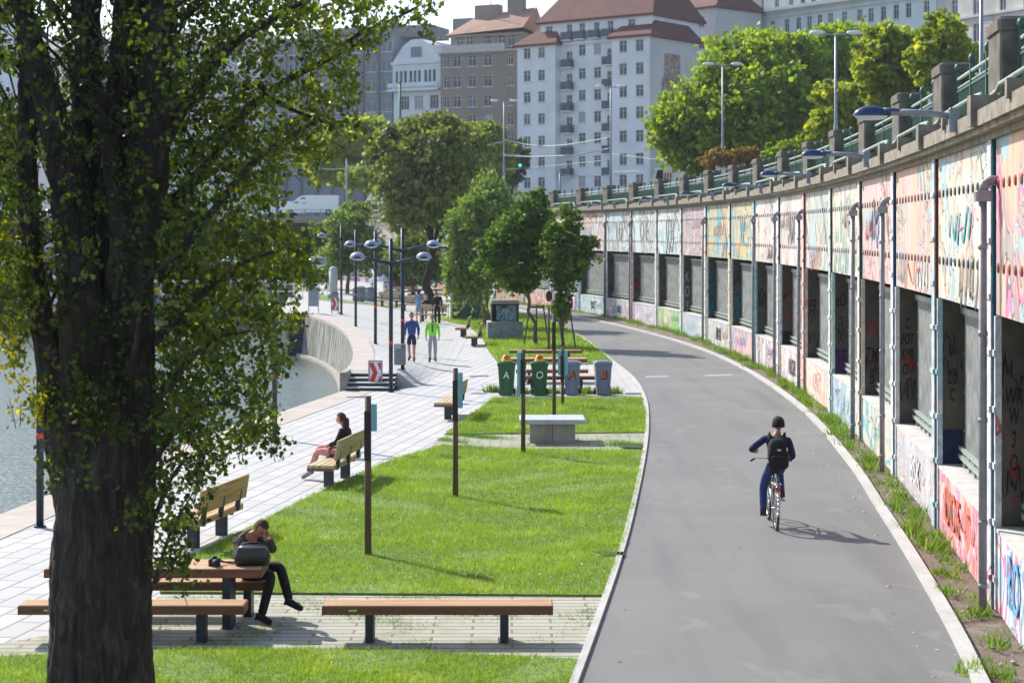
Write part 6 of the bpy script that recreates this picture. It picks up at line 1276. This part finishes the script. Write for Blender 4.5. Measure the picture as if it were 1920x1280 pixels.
    if hair:
        b = MB(); hv = []; keep = []
        for i in range(m_ + 1):
            la = -math.pi / 2 + math.pi * i / m_
            for k in range(n):
                lo = 2 * math.pi * k / n; x, y, z = math.cos(la) * math.cos(lo), math.cos(la) * math.sin(lo), math.sin(la)
                g_ = 1.10 + .03 * math.sin(7 * lo + 5 * la); hv.append(T @ Vector((x * .080 * g_ * hair_w, y * .1 * g_ * hair_w - .004, z * .112 * g_ * (1 + (hair_w - 1) * .3) + .004))); keep.append((y, z))
        fs = [(i * n + k, i * n + (k + 1) % n, (i + 1) * n + (k + 1) % n, (i + 1) * n + k) for i in range(m_) for k in range(n)]
        fs = [q for q in fs if all((keep[j][1] > .42 + .25 * keep[j][0]) or (keep[j][0] < .1 and keep[j][1] > -.55 + .4 * max(0, keep[j][0])) for j in q)]
        b.add(hv, fs, 0, True)
        if hair_len: b.lathe(T @ Vector((0, -.035, -hair_len)), [(.055, -.02), (.085, .03), (.088, hair_len * .6), (.075, hair_len)], 14, 0, Matrix.Diagonal((1.05, .75, 1)).to_4x4())
        b.build('hair', hair, o)
    return o
m = lambda nm, c, **k: simple(nm, c, .85, 0, .22, 3.2, .7, bd=.035, **k)
M['navy_coat'] = m('navy_coat', lin(22, 34, 72)); M['jeans'] = m('jeans', lin(34, 58, 108)); M['jeans_dark'] = m('jeans_dark', lin(28, 42, 82)); M['shoe_brown'] = m('shoe_brown', lin(90, 48, 40)); M['shoe_dark'] = m('shoe_dark', lin(22, 22, 24)); M['shoe_grey'] = m('shoe_grey', lin(150, 140, 140))
M['hair_dark'] = m('hair_dark', lin(26, 20, 18)); M['hair_brown'] = m('hair_brown', lin(72, 44, 34)); M['hair_grey'] = m('hair_grey', lin(110, 100, 92)); M['black_cloth'] = m('black_cloth', lin(16, 16, 19)); M['brown_shirt'] = m('brown_shirt', lin(72, 64, 54))
M['blue_top'] = m('blue_top', lin(52, 78, 140)); M['navy_shorts'] = m('navy_shorts', lin(28, 40, 84)); M['hi_vis'] = m('hi_vis', lin(150, 235, 40)); M['grey_trousers'] = m('grey_trousers', lin(160, 162, 172)); M['skirt_pink'] = m('skirt_pink', lin(205, 140, 132)); M['pale_denim'] = m('pale_denim', lin(120, 150, 185)); M['reflect'] = m('reflect', lin(215, 220, 215))
# cyclist and bicycle
gw = G(1455, 994); BX, BY = gw.x, gw.y; hd = -.03
bike = thing('bicycle', 'city bicycle ridden away from the camera on the asphalt path', 'bicycle', (BX, BY, .012), hd)
Rw = .34
for y, nm in ((Rw * 0 + .0, 'rear'), (1.06, 'front')):
    b = MB(); b.ring((0, y, Rw + .01), Rw, .021, 'X', 40); wh = b.build('wheel', M['rubber'], bike)
    b = MB(); b.ring((0, y, Rw + .01), Rw - .03, .011, 'X', 36); b.tube([(-.05, y, Rw + .01), (.05, y, Rw + .01)], .018, 8); b.build('rim', M['chrome'], wh)
    b = MB(); [b.tube([(.0, y, Rw + .01), (.0, y + (Rw - .03) * math.cos(a), Rw + .01 + (Rw - .03) * math.sin(a))], .0022, 4) for a in np.arange(0, 6.28, .39)]; b.build('spokes', M['chrome'], wh)
b = MB(); z0 = Rw + .01
for s in (-1, 1): b.tube([(s * .055, 0, z0), (s * .02, .30, .80)], .008, 6); b.tube([(s * .055, 0, z0), (s * .03, .44, .29)], .009, 6); b.tube([(s * .05, 1.06, z0), (s * .045, 1.0, .74)], .011, 6)
b.tube([(0, .44, .29), (0, .28, .90)], .016, 8); b.tube([(0, .44, .29), (0, .93, .66)], .019, 8); b.tube([(0, .31, .78), (0, .90, .84)], .017, 8); b.tube([(0, .99, .74), (0, .92, 1.0)], .018, 8); b.build('frame', M['chrome'], bike)
b = MB(); b.tube([(-.30, .72, 1.04), (-.22, .84, 1.05), (0, .90, 1.04), (.22, .84, 1.05), (.30, .72, 1.04)], .012, 8); b.tube([(-.33, .66, 1.03), (-.27, .76, 1.05)], .018, 8, 1); b.tube([(.33, .66, 1.03), (.27, .76, 1.05)], .018, 8, 1); b.build('handlebar', [M['chrome'], M['rubber']], bike)
b = MB(); vs = [(-.02, .42, .93), (.02, .42, .93), (.09, .16, .94), (.07, .10, .94), (-.07, .10, .94), (-.09, .16, .94)]; b.add(vs + [(x, y, z - .05) for x, y, z in vs], [tuple(range(6)), tuple(reversed(range(6, 12)))] + [(k, (k + 1) % 6, 6 + (k + 1) % 6, 6 + k) for k in range(6)]); b.build('saddle', M['rubber'], bike)
b = MB(); [b.tube([(0, .0 + (Rw + .04) * math.cos(a), z0 + (Rw + .04) * math.sin(a)), (0, (Rw + .04) * math.cos(a + .2), z0 + (Rw + .04) * math.sin(a + .2))], .022, 6) for a in np.arange(.7, 3.3, .19)]; b.build('mudguard', M['chrome'], bike)
b = MB(); [b.tube([(s * .06, -.22, .76), (s * .06, .25, .77)], .007, 6) for s in (-1, 0, 1)]; b.tube([(-.06, -.22, .76), (.06, -.22, .76)], .007, 6); [b.tube([(s * .06, -.02, z0), (s * .06, .0, .76)], .006, 5) for s in (-1, 1)]; b.build('rack', M['chrome'], bike)
b = MB(); b.bbox((-.035, -.27, .66), (.035, -.23, .72), .01); b.build('rear_light', M['tail_red'], bike)
b = MB(); b.tube([(-.14, .44, .17), (-.06, .44, .17)], .012, 6); b.bbox((-.20, .39, .155), (-.10, .49, .185), .005); b.tube([(-.06, .44, .17), (-.06, .44, .41)], .01, 6); b.tube([(.06, .44, .41), (.14, .44, .41)], .012, 6); b.bbox((.10, .39, .395), (.20, .49, .425), .005); b.tube([(.06, .44, .30), (.06, .44, .42)], .01, 6); b.lathe((0, 0, 0), [(.0, -.004), (.09, -.004), (.09, .004), (0, .004)], 18, 0, Matrix.Translation((.05, .44, .29)) @ Matrix.Rotation(math.pi / 2, 4, 'Y')); b.build('crankset', M['chrome'], bike)
Jc = dict(pelvis=(.02, .20, 1.00), waist=(.03, .22, 1.14), chest=(.045, .27, 1.31), up=(.055, .30, 1.44), neck=(.065, .31, 1.52), head=(.075, .34, 1.665), shL=(-.14, .30, 1.44), elL=(-.375, .28, 1.26), wrL=(-.30, .50, 1.22), shR=(.235, .29, 1.42), elR=(.31, .30, 1.15), wrR=(.30, .62, 1.07),
          hipL=(-.085, .22, .96), knL=(-.155, .46, .60), anL=(-.165, .36, .225), toL=(-.165, .52, .205), hipR=(.10, .22, .96), knR=(.13, .63, .86), anR=(.145, .42, .50), toR=(.16, .56, .455))
cy_ = person('cyclist in navy jacket and jeans with black backpack, riding away, left elbow out', (BX, BY, .012), hd, Jc, (-.15, 1, -.1), None, lin(180, 130, 105, .8), M['navy_coat'], M['jeans'], M['shoe_brown'], M['hair_dark'], hair_w=1.22, fingers={'R': (.1, 1, -.1)})
bp = thing('backpack', 'black backpack with small pale patches on the back of the cyclist', 'backpack', (BX, BY, .012), hd)
b = MB(); vs = []
for z, a, c, yy in ((.0, .13, .07, 0), (.04, .165, .10, 0), (.22, .175, .115, 0), (.38, .155, .09, .02), (.46, .11, .06, .04), (.48, .05, .03, .05)):
    for k in range(16): q = 2 * math.pi * k / 16; e = lambda v: math.copysign(abs(v) ** .55, v); vs.append((.045 + a * e(math.cos(q)), .045 + yy + z * .16 + c * e(math.sin(q)), .98 + z))
b.add(vs, [(i * 16 + k, i * 16 + (k + 1) % 16, i * 16 + 16 + (k + 1) % 16, i * 16 + 16 + k) for i in range(5) for k in range(16)] + [tuple(reversed(range(16))), tuple(range(80, 96))], 0, True); b.build('pack', M['black_cloth'], bp)
b = MB(); b.bbox((-.08, -.075, 1.03), (.17, -.03, 1.20), .02); b.build('pocket', M['black_cloth'], bp); b = MB(); b.box((.02, -.045, 1.28), (.075, -.035, 1.30)); b.box((.17, .0, 1.27), (.19, .01, 1.32)); b.box((-.13, .0, 1.08), (-.11, .01, 1.11)); b.build('patch', M['reflect'], bp)
b = MB(); [b.tube([(x, .17, 1.40), (x * 1.02 + 0, .27, 1.53), (x, .40, 1.45), (x * .95, .42, 1.25)], .02, 6) for x in (-.075, .17)]; b.build('strap', M['black_cloth'], bp)
# man at the table: hips on the far bench, legs crossed towards the right
Jm = dict(pelvis=(-.02, -.02, .57), waist=(.0, -.03, .72), chest=(.05, -.10, .90), up=(.10, -.17, 1.03), neck=(.18, -.22, 1.075), head=(.27, -.29, 1.135), shL=(.20, .0, 1.02), elL=(.42, -.22, .84), wrL=(.36, -.27, 1.03), shR=(.0, -.33, 1.0), elR=(.02, -.53, .82), wrR=(.20, -.47, .80),
          hipL=(.05, .08, .54), knL=(.47, -.06, .64), anL=(.62, -.26, .22), toL=(.77, -.33, .155), hipR=(.05, -.10, .54), knR=(.40, -.28, .57), anR=(.30, -.52, .09), toR=(.42, -.60, .045))
person('bearded man in dark brown shirt bent over the picnic table, legs crossed', (-3.38, 22.12, 0), 0, Jm, (.55, -.75, -.75), (.3, -.2, 1), lin(196, 128, 104, .8), M['brown_shirt'], M['black_cloth'], M['shoe_dark'], M['hair_brown'])
# woman on the bench, looking at the river
gb = bench_w.location; rzb = bench_w.rotation_euler.z
Jw = dict(pelvis=(0, .0, .57), waist=(0, -.05, .71), chest=(0, -.09, .88), up=(0, -.09, 1.00), neck=(0, -.06, 1.06), head=(0, -.01, 1.19), shL=(-.16, -.08, .99), elL=(-.2, .02, .76), wrL=(-.1, .22, .68), shR=(.16, -.08, .99), elR=(.2, .02, .76), wrR=(.1, .22, .68),
          hipL=(-.08, .02, .55), knL=(-.07, .46, .56), anL=(-.10, .60, .14), toL=(-.1, .74, .05), hipR=(.08, .02, .55), knR=(.07, .46, .62), anR=(.02, .62, .14), toR=(.02, .76, .05))
off = Matrix.Rotation(rzb, 4, 'Z') @ Vector((.30, 0, 0))
person('long-haired woman in black top and pink skirt sitting on a bench', (gb.x + off.x, gb.y + off.y, 0), rzb, Jw, (.1, 1, -.25), None, lin(214, 150, 134, .8), M['black_cloth'], M['skirt_pink'], M['shoe_grey'], M['hair_brown'], .26, skirt=True)
def walk(ph, **k):
    J = dict(knL=(-.10, .10 * ph + .05, .50), anL=(-.10, .16 * ph, .11), toL=(-.12, .16 * ph + .16, .06), knR=(.10, -.04 * ph + .05, .51), anR=(.10, -.24 * ph, .15), toR=(.12, -.24 * ph + .14, .06), elL=(-.235, -.10, 1.14), wrL=(-.24, .03, .91), elR=(.235, -.02, 1.14), wrR=(.24, .12, .92)); J.update(k); return J
person('walking man in blue pullover and dark shorts coming towards the camera', Gp(772, 678), math.pi - .05, walk(1), (0.05, 1, -.05), None, lin(205, 140, 118, .8), M['blue_top'], M['navy_shorts'], M['shoe_dark'], M['hair_dark'], short_legs=True, girth=1.15)
pg = person('walker in bright green hi-vis jacket and grey trousers coming towards the camera', Gp(811, 679), math.pi + .05, walk(-.6), (0, 1, -.1), None, lin(190, 140, 120, .8), M['hi_vis'], M['grey_trousers'], M['shoe_dark'], M['hair_grey'], girth=1.12)
b = MB(); [b.box((x - .015, .145, 1.12), (x + .015, .175, 1.36)) for x in (-.08, .08)]; b.box((-.012, .145, 1.10), (.012, .18, 1.40), 1); b.build('reflective_stripe', [M['reflect'], M['black_cloth']], pg)
person('woman in light blue dress standing by the far benches, seen from behind', Gp(785, 606), .2, dict(wrL=(-.2, .3, 1.1), wrR=(.2, .3, 1.1)), (0, 1, 0), None, lin(214, 160, 134, .8), M['pale_denim'], M['pale_denim'], M['shoe_grey'], M['hair_brown'], .1, short_legs=True, skirt=True, short_arms=True)
person('person in black standing at the lawn edge behind the walkers', Gp(820, 607), 2.8, dict(up=(0, .08, 1.40), head=(0, .16, 1.58), neck=(0, .10, 1.46)), (0, 1, -.6), None, lin(200, 150, 130, .8), M['black_cloth'], M['black_cloth'], M['shoe_dark'], M['hair_grey'])
Js = dict(pelvis=(0, .0, .57), waist=(0, -.02, .71), chest=(0, -.04, .88), up=(0, -.04, 1.02), neck=(0, -.03, 1.08), head=(0, 0, 1.21), shL=(-.17, -.04, 1.0), elL=(-.22, .06, .78), wrL=(-.12, .28, .7), shR=(.17, -.04, 1.0), elR=(.22, .06, .78), wrR=(.12, .28, .7), hipL=(-.09, .02, .55), knL=(-.1, .44, .54), anL=(-.1, .46, .1), toL=(-.1, .6, .05), hipR=(.09, .02, .55), knR=(.1, .44, .54), anR=(.1, .46, .1), toR=(.1, .6, .05))
person('grey-haired person in dark top sitting on the far bench', Gp(800, 598), 2.9, Js, (0, 1, 0), None, lin(200, 150, 130, .8), M['black_cloth'], M['jeans_dark'], M['shoe_grey'], M['hair_grey'])
q = P(664, 398, 166); person('pedestrian in black with green trousers on the bridge pavement', (q.x, 166.4, Z0 + .02), 1.2, walk(.6), (0, 1, 0), None, lin(200, 150, 130, .8), M['black_cloth'], M['hi_vis'], M['shoe_dark'], M['hair_dark'], hands=False)
# small things on the path: leaves and grit on the asphalt
b = MB()
for k in range(70):
    y = R.uniform(18.5, 40); i = min(range(len(roadR)), key=lambda j: abs(roadR[j].y - y)); k_ = min(range(len(roadL)), key=lambda j: abs(roadL[j].y - y)); side = R.random()
    x = roadR[i].x - abs(R.gauss(0, .25)) - .03 if side < .45 else (roadL[k_].x + abs(R.gauss(0, .25)) + .03 if side < .8 else R.uniform(roadL[k_].x + .2, roadR[i].x - .3)); a = R.uniform(0, 6.28); s = R.uniform(.012, .035)
    b.add([(x + s * math.cos(a), y + s * math.sin(a), .014), (x + s * .5 * math.cos(a + 1.6), y + s * .5 * math.sin(a + 1.6), .02), (x - s * math.cos(a), y - s * math.sin(a), .013), (x + s * .5 * math.cos(a - 1.6), y + s * .5 * math.sin(a - 1.6), .013)], [(0, 1, 2, 3)])
tag(b.build('fallen_leaves', simple('fallen_leaves', (.42, .38, .28, 1), .8), None), kind='stuff')
# thin air
if HAZE:
    hz = MB(); hz.box((-230, -45, -4.6), (260, 420, 60)); t = NT('haze'); t.t.nodes.remove(t.b)
    pv = t.n('ShaderNodeVolumePrincipled', {'Color': (.86, .92, 1, 1), 'Density': HAZE, 'Anisotropy': .35}); t.t.links.new(pv.outputs[0], t.out.inputs['Volume'])
    tag(hz.build('haze', t.mat), kind='stuff')
